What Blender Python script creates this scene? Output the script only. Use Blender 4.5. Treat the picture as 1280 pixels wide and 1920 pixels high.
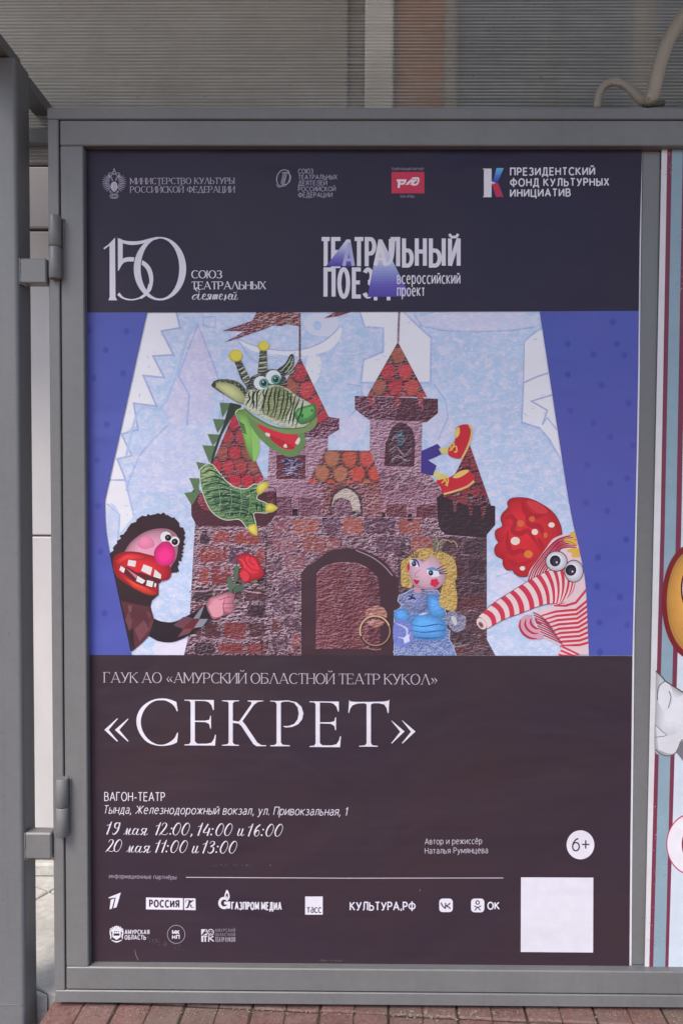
import bpy, math, random
from mathutils import Vector
from mathutils.geometry import tessellate_polygon
rad = math.radians
for o in list(bpy.data.objects):
    bpy.data.objects.remove(o)
SC = bpy.context.scene
COL = SC.collection

# ------------------------------------------------------------------ camera
Z0 = 0.085                                  # height of the poster's lower edge above the paving
CAM = Vector((0.5676, -1.6207, 1.0592 + Z0))
PITCH, YAW, ROLL, FPX = -0.0297, -0.0071, 0.0037, 1387.0
_f = Vector((math.sin(YAW) * math.cos(PITCH), math.cos(YAW) * math.cos(PITCH), math.sin(PITCH)))
_r0 = _f.cross(Vector((0, 0, 1))).normalized()
_u0 = _r0.cross(_f)
_r = _r0 * math.cos(ROLL) + _u0 * math.sin(ROLL)
_u = -_r0 * math.sin(ROLL) + _u0 * math.cos(ROLL)
cam_d = bpy.data.cameras.new('camera')
cam_o = bpy.data.objects.new('camera', cam_d)
COL.objects.link(cam_o)
from mathutils import Matrix
cam_o.matrix_world = Matrix((( _r.x, _u.x, -_f.x, CAM.x), (_r.y, _u.y, -_f.y, CAM.y), (_r.z, _u.z, -_f.z, CAM.z), (0, 0, 0, 1)))
cam_d.sensor_fit = 'VERTICAL'
cam_d.sensor_height = 36.0
cam_d.lens = FPX / 1920 * 36
cam_d.clip_start = 0.02
cam_d.clip_end = 500
SC.camera = cam_o

# ------------------------------------------------------------------ light
SUN_ELEV, SUN_AZ = 52, 215                  # degrees; the sun stands behind the photographer, veiled by cloud
w = bpy.data.worlds.new('World')
SC.world = w
w.use_nodes = True
nt = w.node_tree
sky = nt.nodes.new('ShaderNodeTexSky')
sky.sky_type = 'NISHITA'
sky.sun_disc = False
sky.sun_elevation = rad(SUN_ELEV)
sky.sun_rotation = rad(SUN_AZ)
sky.air_density = 1.0
sky.dust_density = 2.0
sky.ozone_density = 1.0
nt.links.new(sky.outputs[0], nt.nodes['Background'].inputs[0])
nt.nodes['Background'].inputs[1].default_value = 0.125
sl = bpy.data.lights.new('sun', 'SUN')
sl.energy = 1.3
sl.angle = rad(25)
sl.color = (1.0, 0.90, 0.80)
so = bpy.data.objects.new('sun', sl)
COL.objects.link(so)
_sd = Vector((math.sin(rad(SUN_AZ)) * math.cos(rad(SUN_ELEV)), math.cos(rad(SUN_AZ)) * math.cos(rad(SUN_ELEV)), math.sin(rad(SUN_ELEV))))
so.rotation_euler = _sd.to_track_quat('Z', 'Y').to_euler()
so.location = (0, -3, 5)
vs = SC.view_settings
SC.display_settings.display_device = 'sRGB'
vs.view_transform = 'Standard'
vs.look = 'None'
vs.exposure = 1.2
vs.gamma = 1.0
vs.use_curve_mapping = False
SC.render.engine = 'CYCLES'
SC.cycles.use_denoising = True
SC.cycles.max_bounces = 8
SC.cycles.transparent_max_bounces = 12
SC.cycles.caustics_reflective = False
SC.cycles.caustics_refractive = False

# ------------------------------------------------------------------ helpers
def ray(x, y):
    return (_f * FPX + _r * (x - 640) + _u * (960 - y))
def P(x, y, Y=0.0):
    """the point of the upright plane at depth Y seen at photo pixel (x, y)"""
    d = ray(x, y)
    return CAM + d * ((Y - CAM.y) / d.y)
def G0(x, y, z=0.0):
    d = ray(x, y)
    return CAM + d * ((z - CAM.z) / d.z)
def lin(c):
    return tuple((v / 255 / 12.92) if v / 255 <= .04045 else ((v / 255 + .055) / 1.055) ** 2.4 for v in c)

def tag(o, label=None, cat=None, group=None, kind=None):
    if label: o['label'] = label
    if cat: o['category'] = cat
    if group: o['group'] = group
    if kind: o['kind'] = kind
    return o
def empty(name, loc, label, cat, group=None):
    o = bpy.data.objects.new(name, None)
    o.location = loc
    o.empty_display_size = .05
    COL.objects.link(o)
    return tag(o, label, cat, group)
def wloc(o):
    v = Vector((0, 0, 0))
    while o is not None:
        v += o.location
        o = o.parent
    return v
def link_mesh(name, verts, faces, mats, parent=None, midx=None, smooth=False, cols=None, loc=None):
    off = wloc(parent) if parent else Vector(loc or (0, 0, 0))
    me = bpy.data.meshes.new(name)
    me.from_pydata([tuple(Vector(v) - off) for v in verts], [], faces)
    for m in mats: me.materials.append(m)
    if midx: me.polygons.foreach_set('material_index', midx)
    if smooth: me.polygons.foreach_set('use_smooth', [True] * len(faces))
    if cols:
        a = me.attributes.new('Col', 'FLOAT_COLOR', 'FACE')
        a.data.foreach_set('color', [x for c in cols for x in c])
    me.update()
    o = bpy.data.objects.new(name, me)
    COL.objects.link(o)
    if parent: o.parent = parent
    else: o.location = off
    return o

class MB:
    """collects solid shapes that become one mesh object"""
    def __init__(s): s.v, s.f, s.m = [], [], []
    def box(s, a, b, bev=0.002, m=0):
        x0, y0, z0 = a; x1, y1, z1 = b
        bev = min(bev, (x1 - x0) * .45, (y1 - y0) * .45, (z1 - z0) * .45)
        n = len(s.v)
        L = ((x0, x1), (y0, y1), (z0, z1))
        idx = {}
        for ix in (0, 1):
            for iy in (0, 1):
                for iz in (0, 1):
                    for ax in range(3):
                        p = [L[0][ix], L[1][iy], L[2][iz]]
                        for k, i in ((0, ix), (1, iy), (2, iz)):
                            if k != ax: p[k] += bev if i == 0 else -bev
                        idx[(ix, iy, iz, ax)] = len(s.v); s.v.append(tuple(p))
        F = []
        for ax in range(3):
            o1, o2 = [k for k in range(3) if k != ax]
            for side in (0, 1):
                q = []
                for (p, r) in ((0, 0), (1, 0), (1, 1), (0, 1)):
                    c = [0, 0, 0]; c[ax] = side; c[o1] = p; c[o2] = r
                    q.append(idx[(*c, ax)])
                F.append(q)
        for a1, a2 in ((0, 1), (0, 2), (1, 2)):
            a3 = 3 - a1 - a2
            for s1 in (0, 1):
                for s2 in (0, 1):
                    c0 = [0, 0, 0]; c0[a1] = s1; c0[a2] = s2
                    c1 = list(c0); c1[a3] = 1
                    F.append([idx[(*c0, a1)], idx[(*c1, a1)], idx[(*c1, a2)], idx[(*c0, a2)]])
        for ix in (0, 1):
            for iy in (0, 1):
                for iz in (0, 1):
                    F.append([idx[(ix, iy, iz, k)] for k in range(3)])
        ctr = Vector(((x0 + x1) / 2, (y0 + y1) / 2, (z0 + z1) / 2))
        for q in F:
            p = [Vector(s.v[i]) for i in q]
            nn = (p[1] - p[0]).cross(p[2] - p[0])
            c = sum(p, Vector()) / len(p)
            if nn.dot(c - ctr) < 0: q = q[::-1]
            s.f.append(q); s.m.append(m)
        return s
    def tube(s, pts, r, n=14, cap=True, m=0):
        pts = [Vector(p) for p in pts]
        rs = r if isinstance(r, (list, tuple)) else [r] * len(pts)
        base = len(s.v)
        up = None
        for i, p in enumerate(pts):
            t = (pts[min(i + 1, len(pts) - 1)] - pts[max(i - 1, 0)]).normalized()
            if up is None:
                up = Vector((0, 1, 0)) if abs(t.y) < .9 else Vector((1, 0, 0))
            a = (up - t * up.dot(t)).normalized(); up = a
            b = t.cross(a)
            for k in range(n):
                an = 2 * math.pi * k / n
                s.v.append(tuple(p + (a * math.cos(an) + b * math.sin(an)) * rs[i]))
        for i in range(len(pts) - 1):
            for k in range(n):
                s.f.append([base + i * n + k, base + i * n + (k + 1) % n, base + (i + 1) * n + (k + 1) % n, base + (i + 1) * n + k]); s.m.append(m)
        if cap:
            s.f.append([base + k for k in range(n)][::-1]); s.m.append(m)
            e = base + (len(pts) - 1) * n
            s.f.append([e + k for k in range(n)]); s.m.append(m)
        return s
    def sweep(s, a, b, prof, m=0):
        """a bar from a to b whose cross-section is the 2D outline prof (x = sideways, y = up)"""
        a, b = Vector(a), Vector(b)
        t = (b - a).normalized()
        side = t.cross(Vector((0, 0, 1)))
        side = side.normalized() if side.length > 1e-4 else Vector((1, 0, 0))
        up = side.cross(t)
        n, k = len(s.v), len(prof)
        for q in (a, b):
            for (px, py) in prof: s.v.append(tuple(q + side * px + up * py))
        for i in range(k):
            s.f.append([n + i, n + (i + 1) % k, n + k + (i + 1) % k, n + k + i]); s.m.append(m)
        s.f.append([n + i for i in range(k)][::-1]); s.f.append([n + k + i for i in range(k)]); s.m += [m, m]
        return s
    def build(s, name, mats, parent=None, smooth=False, loc=None):
        if not isinstance(mats, (list, tuple)): mats = [mats]
        return link_mesh(name, s.v, s.f, mats, parent, s.m, smooth, loc=loc)

def catmull(pts, n=6, closed=False):
    pts = [Vector(p) for p in pts]
    N = len(pts)
    out = []
    rng = range(N) if closed else range(N - 1)
    for i in rng:
        if closed:
            p0, p1, p2, p3 = pts[(i - 1) % N], pts[i], pts[(i + 1) % N], pts[(i + 2) % N]
        else:
            p1, p2 = pts[i], pts[i + 1]
            p0 = pts[i - 1] if i else p1 * 2 - p2
            p3 = pts[i + 2] if i + 2 < N else p2 * 2 - p1
        for k in range(n):
            t = k / n
            out.append(.5 * ((2 * p1) + (p2 - p0) * t + (2 * p0 - 5 * p1 + 4 * p2 - p3) * t * t + (3 * p1 - p0 - 3 * p2 + p3) * t ** 3))
    if not closed: out.append(pts[-1])
    return out

def clip_convex(poly, win):
    """keep the part of poly inside the convex outline win"""
    area = sum(win[k - 1][0] * win[k][1] - win[k][0] * win[k - 1][1] for k in range(len(win)))
    out = poly
    for k in range(len(win)):
        (ax, ay), (bx, by) = win[k - 1], win[k]
        sd = lambda p_: ((bx - ax) * (p_[1] - ay) - (by - ay) * (p_[0] - ax)) * (1 if area > 0 else -1)
        res = []
        for m_ in range(len(out)):
            p0, p1 = out[m_ - 1], out[m_]
            d0, d1 = sd(p0), sd(p1)
            if (d0 >= 0) != (d1 >= 0):
                t_ = d0 / (d0 - d1); res.append((p0[0] + (p1[0] - p0[0]) * t_, p0[1] + (p1[1] - p0[1]) * t_))
            if d1 >= 0: res.append(p1)
        out = res
        if len(out) < 3: return None
    return out

# ------------------------------------------------------------------ materials
class N:
    def __init__(s, name):
        s.m = bpy.data.materials.new(name)
        s.m.use_nodes = True
        s.t = s.m.node_tree
        s.b = s.t.nodes['Principled BSDF']
        s.out = s.t.nodes['Material Output']
    def new(s, ty, **kw):
        n = s.t.nodes.new(ty)
        for k, v in kw.items(): setattr(n, k, v)
        return n
    def put(s, sock, v):
        if hasattr(v, 'is_output'): s.t.links.new(v, sock)
        else: sock.default_value = v
    def coord(s, scale=(1, 1, 1)):
        tc = s.new('ShaderNodeTexCoord')
        mp = s.new('ShaderNodeMapping')
        s.t.links.new(tc.outputs['Object'], mp.inputs['Vector'])
        mp.inputs['Scale'].default_value = scale
        return mp
    def noise(s, scale, detail=3, rough=.55, stretch=(1, 1, 1), dist=0, off=None):
        mp = s.coord(stretch)
        if off: mp.inputs['Location'].default_value = off
        n = s.new('ShaderNodeTexNoise')
        s.t.links.new(mp.outputs[0], n.inputs['Vector'])
        n.inputs['Scale'].default_value = scale
        n.inputs['Detail'].default_value = detail
        n.inputs['Roughness'].default_value = rough
        n.inputs['Distortion'].default_value = dist
        return n.outputs['Fac']
    def ramp(s, v, stops):
        r = s.new('ShaderNodeValToRGB')
        e = r.color_ramp.elements
        while len(e) < len(stops): e.new(.5)
        for i, (p, c) in enumerate(stops):
            e[i].position = p
            e[i].color = (c, c, c, 1) if isinstance(c, (int, float)) else (*c, 1)
        s.put(r.inputs[0], v)
        return r.outputs[0]
    def math(s, op, a, b=0.0, clamp=False):
        n = s.new('ShaderNodeMath', operation=op, use_clamp=clamp)
        s.put(n.inputs[0], a); s.put(n.inputs[1], b)
        return n.outputs[0]
    def mix(s, fac, a, b, mode='MIX'):
        n = s.new('ShaderNodeMix', data_type='RGBA', blend_type=mode)
        s.put(n.inputs[0], fac)
        s.put(n.inputs[6], a if hasattr(a, 'is_output') else (*a, 1))
        s.put(n.inputs[7], b if hasattr(b, 'is_output') else (*b, 1))
        return n.outputs[2]
    def bump(s, h, strength=.2, dist=.002):
        n = s.new('ShaderNodeBump')
        n.inputs['Strength'].default_value = strength
        n.inputs['Distance'].default_value = dist
        s.put(n.inputs['Height'], h)
        s.t.links.new(n.outputs[0], s.b.inputs['Normal'])
    def base(s, c, rough=.5, spec=.5, metal=0):
        s.put(s.b.inputs['Base Color'], c if hasattr(c, 'is_output') else (*c, 1))
        s.put(s.b.inputs['Roughness'], rough)
        s.b.inputs['Specular IOR Level'].default_value = spec
        s.b.inputs['Metallic'].default_value = metal
        return s.m

def paint(name, rgb, rough=.42, dirt=.16):
    n = N(name)
    c = lin(rgb)
    d1 = n.noise(3.5, 5, .6, (1, 1, .35))
    d2 = n.noise(60, 4, .6)
    k = n.math('ADD', n.math('MULTIPLY', d1, .7), n.math('MULTIPLY', d2, .3))
    col = n.mix(n.ramp(k, [(.35, 0), (.7, 1)]), tuple(v * (1 - dirt) for v in c), tuple(v * (1 + dirt * .6) for v in c))
    run = n.noise(70, 3, .6, (1, 1, .02)); fade = n.noise(2.2, 3, .6, off=(1, 5, 2))
    col = n.mix(n.math('MULTIPLY', n.ramp(run, [(.58, 0), (.72, .5)]), n.ramp(fade, [(.42, 0), (.7, 1)])), col, tuple(v * .66 for v in c))
    scr = n.ramp(n.noise(26, 1, .4, (.6, 1, 7), dist=1.2, off=(2, 8, 3)), [(.735, 0), (.74, 1), (.75, 0)])
    col = n.mix(n.math('MULTIPLY', scr, .35), col, tuple(min(1, v * 1.9) for v in c))
    sp = n.ramp(n.noise(95, 2, .5, off=(3, 1, 7)), [(.735, 0), (.76, 1)])
    col = n.mix(n.math('MULTIPLY', sp, .55), col, tuple(v * .35 for v in c))
    n.bump(n.math('ADD', n.noise(420, 2, .5), n.math('MULTIPLY', n.noise(22, 3), 2.2)), .12, .0012)
    return n.base(col, n.math('ADD', n.math('MULTIPLY', d2, .2), rough - .1), .45)

def poster_bump(n, k=1.0):
    """soft creases and the fine weave of banner film"""
    a = n.noise(2.6, 3, .5, (1, 1, 1.6), dist=.4)
    b = n.noise(9, 2, .5, (.25, 1, 1.5))
    weave = n.noise(900, 1, .5, (.15, 1, 1))
    h = n.math('ADD', n.math('ADD', n.math('MULTIPLY', a, 22.0), n.math('MULTIPLY', b, 2.2)), n.math('MULTIPLY', weave, .012))
    n.bump(h, .32 * k, .002)

def print_mat(name, kind='flat'):
    n = N(name)
    at = n.new('ShaderNodeAttribute', attribute_name='Col')
    col, al = at.outputs['Color'], at.outputs['Alpha']
    if kind == 'stone': col = n.mix(al, col, n.mix(1.0, col, (.78, .68, .71), 'MULTIPLY'))
    if kind == 'flat':
        mot = n.noise(34, 4, .6)
        col = n.mix(n.ramp(mot, [(.3, .0), (.7, .16)]), col, n.mix(.5, col, (.02, .015, .02)))
    if kind == 'dark':
        mot = n.noise(2.2, 4, .6, (1, 1, 1.3))
        col = n.mix(n.ramp(mot, [(.32, 0), (.68, 1)]), n.mix(1.0, col, (.9, .9, 1.14), 'MULTIPLY'), n.mix(1.0, col, (1.13, .98, .95), 'MULTIPLY'))
        ln = n.noise(150, 2, .5, (.03, 1, 1))
        col = n.mix(n.ramp(ln, [(.45, 0), (.75, .22)]), col, n.mix(1.0, col, (1.35, 1.3, 1.3), 'MULTIPLY'))
    if kind in ('stone', 'fleece', 'stripe'):
        sc_, st = {'stone': (145, (.62, 1, 1.3)), 'fleece': (210, (.9, 1, 1)), 'stripe': (120, (.5, 1, 1.6))}[kind]
        e1 = n.noise(sc_, 3, .6, st, dist=.5)
        e2 = n.noise(sc_, 3, .6, st, dist=.5, off=(.0012 * .6, 0, -.0016))
        d = n.math('MULTIPLY', n.math('SUBTRACT', e1, e2), 9.5 if kind == 'stone' else 5.2)
        lum = n.math('ADD', d, .5, True)
        lite = n.math('MULTIPLY', n.ramp(lum, [(.62, 0), (.93, 1)]), al)
        dark = n.math('MULTIPLY', n.ramp(lum, [(.05, 1), (.46, 0)]), al)
        big = n.noise(26, 3, .6)
        gate = n.ramp(big, [(.35, .35), (.62, 1)])
        col = n.mix(n.math('MULTIPLY', dark, .85), col, n.mix(.75, col, (.012, .006, .012)))
        tint = lin((226, 200, 212)) if kind == 'stone' else lin((232, 226, 214))
        col = n.mix(n.math('MULTIPLY', n.math('MULTIPLY', lite, gate), .95 if kind == 'stone' else .8), col, n.mix(.84 if kind == 'stone' else .62, col, tint))
    if kind == 'sky':
        m1 = n.noise(46, 4, .65, (1, 1, 1.3), dist=.8)
        m2 = n.noise(150, 3, .6, (.6, 1, 1.2), dist=1.0)
        m3 = n.noise(7, 3, .55, off=(2, 0, 5))
        k = n.math('MULTIPLY', n.math('ADD', n.ramp(m1, [(.42, 0), (.66, .75)]), n.ramp(m2, [(.52, 0), (.68, .7)])), al)
        col = n.mix(n.ramp(m3, [(.35, 0), (.65, .35)]), col, n.mix(n.math('MULTIPLY', al, .9), col, lin((188, 216, 238))))
        col = n.mix(k, col, lin((224, 220, 236)))
    if kind == 'curtain':
        m3 = n.noise(3.0, 3, .55, (1.6, 1, .8))
        col = n.mix(n.ramp(m3, [(.4, 0), (.7, .45)]), col, lin((98, 86, 164)))
    poster_bump(n)
    return n.base(col, .46, .27)
PM = {k: print_mat('printed_' + k, k) for k in ('flat', 'dark', 'stone', 'fleece', 'stripe', 'sky', 'curtain')}

# ------------------------------------------------------------------ printing on the posters
DZ = 3.0e-6
FR = {'A': (160, 570, 2.4615), 'B': (160, 900, 2.4615), 'C': (640, 570, 2.2069), 'D': (640, 900, 2.2069),
      '1': (340, 620, 4.2667), '2': (340, 800, 4.2667), '3': (190, 940, 4.0), '4': (640, 620, 4.2667), '5': (640, 820, 4.2667),
      '6': (540, 1000, 3.5556), '7': (880, 920, 5.3333), '8': (340, 960, 4.923),
      'e': (180, 300, 4.5714), 'f': (180, 430, 3.879), 'g': (590, 430, 4.414), 'h': (500, 300, 4.129), 'i': (180, 1290, 4.0), 'j': (480, 1290, 4.0),
      'k': (180, 1530, 3.459), 'l': (180, 1660, 4.571), 'm': (170, 1630, 2.6122), 'n': (620, 1540, 2.1333), 'o': (560, 280, 1.9394),
      'p': (1160, 200, 2.4), 'q': (1160, 980, 2.0426), 'x': (0, 0, 1.0)}
def q(fr, s):
    """'x,y x,y ...' measured on an enlarged detail of the artwork -> artwork units"""
    ox, oy, k = FR[fr]
    out = []
    for t in s.split():
        a, b = t.split(',')
        out.append((ox + float(a) / k, oy + float(b) / k))
    return out
def S(pts, n=5):
    return [(v.x, v.y) for v in catmull([(p[0], p[1], 0) for p in pts], n, True)]
def So(pts, n=6):
    return [(v.x, v.y) for v in catmull([(p[0], p[1], 0) for p in pts], n, False)]

class Pr:
    """one printed part of a poster: flat shapes a hair's breadth apart, one mesh"""
    def __init__(s, layer, mats=('flat',), Y=0.0):
        s.z = layer * 40 * DZ + 1e-4; s.Y = Y
        s.mats = list(mats); s.v, s.f, s.c, s.m = [], [], [], []
    def up(s, k=1): s.z += DZ * k
    def face(s, pts, c, a=1.0, mat=None, tri=True, hold=False):
        if not hold: s.z += DZ
        n = len(s.v)
        ps = [P(p[0], p[1], s.Y - s.z) for p in pts]
        s.v += [tuple(p) for p in ps]
        mi = s.mats.index(mat) if mat else 0
        cc = (*lin(c), a)
        if tri and len(pts) > 3:
            tris = tessellate_polygon([[Vector((p.x, p.z, 0)) for p in ps]])
        else:
            tris = [tuple(range(len(pts)))]
        for t in tris:
            t = [n + i for i in t]
            p0, p1, p2 = (Vector(s.v[i]) for i in t[:3])
            if (p1 - p0).cross(p2 - p0).y > 0: t = t[::-1]
            s.f.append(t); s.c.append(cc); s.m.append(mi)
        return s
    def soft(s, pts, c, a=1.0, mat=None, k=.74, n=6, sx=-.12, sy=-.16, hi=1.06):
        """a rounded puppet part as it was photographed for the print: tone steps from rim to light side"""
        xs_, ys_ = [p[0] for p in pts], [p[1] for p in pts]
        cx, cy = (min(xs_) + max(xs_)) / 2 + sx * (max(xs_) - min(xs_)), (min(ys_) + max(ys_)) / 2 + sy * (max(ys_) - min(ys_))
        for i in range(n):
            t = i / (n - 1); f = 1 - .62 * t
            g = k + (hi - k) * t ** .7
            s.face([(cx + (p[0] - cx) * f, cy + (p[1] - cy) * f) for p in pts], tuple(min(245, v * g) for v in c), a, mat)
        return s
    def ell(s, cx, cy, rx, ry, c, a=1.0, mat=None, rot=0, n=28, hold=False):
        r = rad(rot)
        pts = []
        for i in range(n):
            t = 2 * math.pi * i / n
            x, y = rx * math.cos(t), ry * math.sin(t)
            pts.append((cx + x * math.cos(r) - y * math.sin(r), cy + x * math.sin(r) + y * math.cos(r)))
        return s.face(pts, c, a, mat, hold=hold)
    def el(s, fr, cx, cy, rx, ry, c, **k):
        ox, oy, f = FR[fr]
        return s.ell(ox + cx / f, oy + cy / f, rx / f, ry / f, c, **k)
    def ring(s, cx, cy, rx, ry, w, c, a0=0, a1=360, n=36, **k):
        pts = [(cx + rx * math.cos(rad(a0 + (a1 - a0) * i / n)), cy - ry * math.sin(rad(a0 + (a1 - a0) * i / n))) for i in range(n + 1)]
        return s.stroke(pts, w, c, **k)
    def stroke(s, pts, w, c, a=1.0, mat=None, closed=False, hold=False):
        if not hold: s.z += DZ
        pts = [Vector((p[0], p[1])) for p in pts]
        if closed: pts = pts + [pts[0]]
        N_ = len(pts)
        if N_ < 2: return s
        if isinstance(w, (list, tuple)):
            ws = []
            for i in range(N_):
                t = i / (N_ - 1) * (len(w) - 1); j = min(int(t), len(w) - 2)
                ws.append(w[j] + (w[j + 1] - w[j]) * (t - j))
        else: ws = [w] * N_
        n = len(s.v)
        for i, p in enumerate(pts):
            d0 = (p - pts[i - 1]) if i else (p - pts[-2] if closed else pts[1] - p)
            d1 = (pts[i + 1] - p) if i < N_ - 1 else ((pts[1] - p) if closed else p - pts[i - 1])
            d0 = d0.normalized() if d0.length > 1e-9 else d1.normalized(); d1 = d1.normalized() if d1.length > 1e-9 else d0
            t = d0 + d1
            t = t.normalized() if t.length > 1e-6 else d1
            nn = Vector((-t.y, t.x))
            k = 1 / max(.45, abs(nn.dot(Vector((-d1.y, d1.x)))))
            for sg in (-1, 1):
                e = p + nn * (sg * ws[i] * .5 * k)
                s.v.append(tuple(P(e.x, e.y, s.Y - s.z)))
        cc = (*lin(c), a); mi = s.mats.index(mat) if mat else 0
        for i in range(N_ - 1):
            s.f.append([n + 2 * i, n + 2 * i + 1, n + 2 * i + 3, n + 2 * i + 2]); s.c.append(cc); s.m.append(mi)
        return s
    def build(s, name, parent):
        return link_mesh(name, s.v, s.f, [PM[k] for k in s.mats], parent, s.m, False, s.c)

# ------------------------------------------------------------------ lettering: skeleton glyphs, cap height 1
GL = {}
for row in '''А.70|l0 0 .35 1 .7 0|l.12 .33 .58 .33
Б.54|l.5 1 0 1 0 0 .28 0|l0 .57 .28 .57|a.28 .285 .26 .285 -90 90
В.54|l.26 1 0 1 0 0 .28 0|a.26 .76 .22 .24 -90 90|l0 .52 .28 .52|a.28 .26 .26 .26 -90 90
Г.46|l0 0 0 1 .46 1
Д.68|l.08 0 .19 .35 .22 1 .57 1 .57 0|l0 -.2 0 0 .68 0 .68 -.2
Е.48|l.48 1 0 1 0 0 .48 0|l0 .52 .44 .52
Ж.90|l.45 0 .45 1|l0 1 .42 .52 0 0|l.9 1 .48 .52 .9 0
З.50|a.23 .76 .23 .24 -90 150|a.23 .26 .27 .26 -150 90
И.62|l0 1 0 0|l0 0 .62 1|l.62 1 .62 0
Й.62|l0 1 0 0|l0 0 .62 1|l.62 1 .62 0|a.31 1.3 .14 .12 180 360
К.58|l0 0 0 1|l.54 1 .02 .48|l.15 .58 .58 0
Л.62|c0 .02 .1 .06 .15 .3 .17 1|l.17 1 .6 1 .6 0
М.76|l0 0 0 1 .38 .2 .76 1 .76 0
Н.60|l0 0 0 1|l.6 0 .6 1|l0 .52 .6 .52
О.74|a.37 .5 .37 .51 0 360
П.60|l0 0 0 1 .6 1 .6 0
Р.50|l0 0 0 1 .24 1|a.24 .73 .26 .27 -90 90|l0 .46 .24 .46
С.62|a.37 .5 .37 .51 45 315
Т.56|l0 1 .56 1|l.28 1 .28 0
У.60|l0 1 .31 .34|c.6 1 .3 .27 .2 .05 .04 .0
Ф.80|l.4 -.05 .4 1.05|a.4 .5 .4 .36 0 360
Х.58|l0 0 .56 1|l.02 1 .58 0
Ц.66|l0 1 0 0 .66 0 .66 -.2|l.56 0 .56 1
Ь.52|l0 1 0 0 .26 0|a.26 .28 .26 .28 -90 90|l0 .56 .26 .56
Ы.70|l0 1 0 0 .22 0|a.22 .28 .26 .28 -90 90|l0 .56 .22 .56|l.7 0 .7 1
Ю.92|l0 0 0 1|l0 .5 .22 .5|a.57 .5 .35 .51 0 360
Я.54|l.54 0 .54 1 .28 1|a.28 .74 .27 .26 90 270|l.28 .48 .54 .48|l.28 .48 0 0
а.43|c.05 .66 .2 .75 .36 .7 .42 .55 .42 .3 .42 0|c.42 .43 .2 .42 .04 .32 .02 .14 .15 .0 .32 .05 .42 .2
в.44|l.22 .74 0 .74 0 0 .24 0|a.22 .56 .18 .18 -90 90|l0 .38 .24 .38|a.24 .19 .2 .19 -90 90
г.36|l0 0 0 .74 .36 .74
д.54|l.07 0 .15 .3 .18 .74 .46 .74 .46 0|l0 -.18 0 0 .54 0 .54 -.18
е.52|l.02 .4 .5 .4|a.26 .37 .25 .38 5 312
ё.52|l.02 .4 .5 .4|a.26 .37 .25 .38 5 312|l.14 .92 .14 1.02|l.38 .92 .38 1.02
ж.72|l.36 0 .36 .74|l0 .74 .34 .38 0 0|l.72 .74 .38 .38 .72 0
з.42|a.2 .56 .18 .18 -90 150|a.2 .19 .22 .19 -150 90
и.50|l0 .74 0 0|l0 0 .5 .74|l.5 .74 .5 0
й.50|l0 .74 0 0|l0 0 .5 .74|l.5 .74 .5 0|a.25 1 .12 .1 180 360
к.46|l0 0 0 .74|l.44 .74 .02 .36|l.11 .44 .46 0
л.50|c0 .02 .08 .06 .12 .2 .14 .74|l.14 .74 .48 .74 .48 0
м.62|l0 0 0 .74 .31 .14 .62 .74 .62 0
н.48|l0 0 0 .74|l.48 0 .48 .74|l0 .39 .48 .39
о.54|a.27 .37 .27 .38 0 360
п.48|l0 0 0 .74 .48 .74 .48 0
р.52|l0 -.28 0 .74|a.26 .37 .26 .38 0 360
с.44|a.27 .37 .27 .38 50 310
т.44|l0 .74 .44 .74|l.22 .74 .22 0
у.48|l0 .74 .25 .05|c.48 .74 .24 .02 .14 -.22 -.02 -.27
ф.72|l.36 -.28 .36 1|a.36 .37 .34 .38 0 360
ц.54|l0 .74 0 0 .54 0 .54 -.18|l.46 0 .46 .74
ы.60|l0 .74 0 0 .2 0|a.2 .21 .2 .21 -90 90|l0 .42 .2 .42|l.6 0 .6 .74
ь.42|l0 .74 0 0 .2 0|a.2 .21 .2 .21 -90 90|l0 .42 .2 .42
я.46|l.46 0 .46 .74 .24 .74|a.24 .55 .22 .19 90 270|l.24 .36 .46 .36|l.26 .36 0 0
1.34|l.04 .8 .22 1 .22 0
6.52|a.26 .32 .26 .33 0 360|c.45 .97 .24 .86 .06 .6 0 .34
+.56|l0 .5 .56 .5|l.28 .22 .28 .78
,.10|l.08 .06 .02 -.16
..08|l.04 -.02 .04 .1
-.34|l0 .36 .34 .36
«.50|l.22 .62 .02 .36 .22 .1|l.48 .62 .28 .36 .48 .1
».50|l.02 .62 .22 .36 .02 .1|l.28 .62 .48 .36 .28 .1'''.split('\n'):
    ch = row[0]
    parts = row[1:].split('|')
    GL[ch] = (float(parts[0]), [(p[0], [float(v) for v in p[1:].split()]) for p in parts[1:]])
GS = dict(GL)
GS['Л'] = (.68, [('l', [0, 0, .35, 1, .68, 0])])
GS['Д'] = (.74, [('l', [.06, 0, .38, 1, .68, 0]), ('l', [0, -.16, 0, 0, .74, 0, .74, -.16])])

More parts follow.
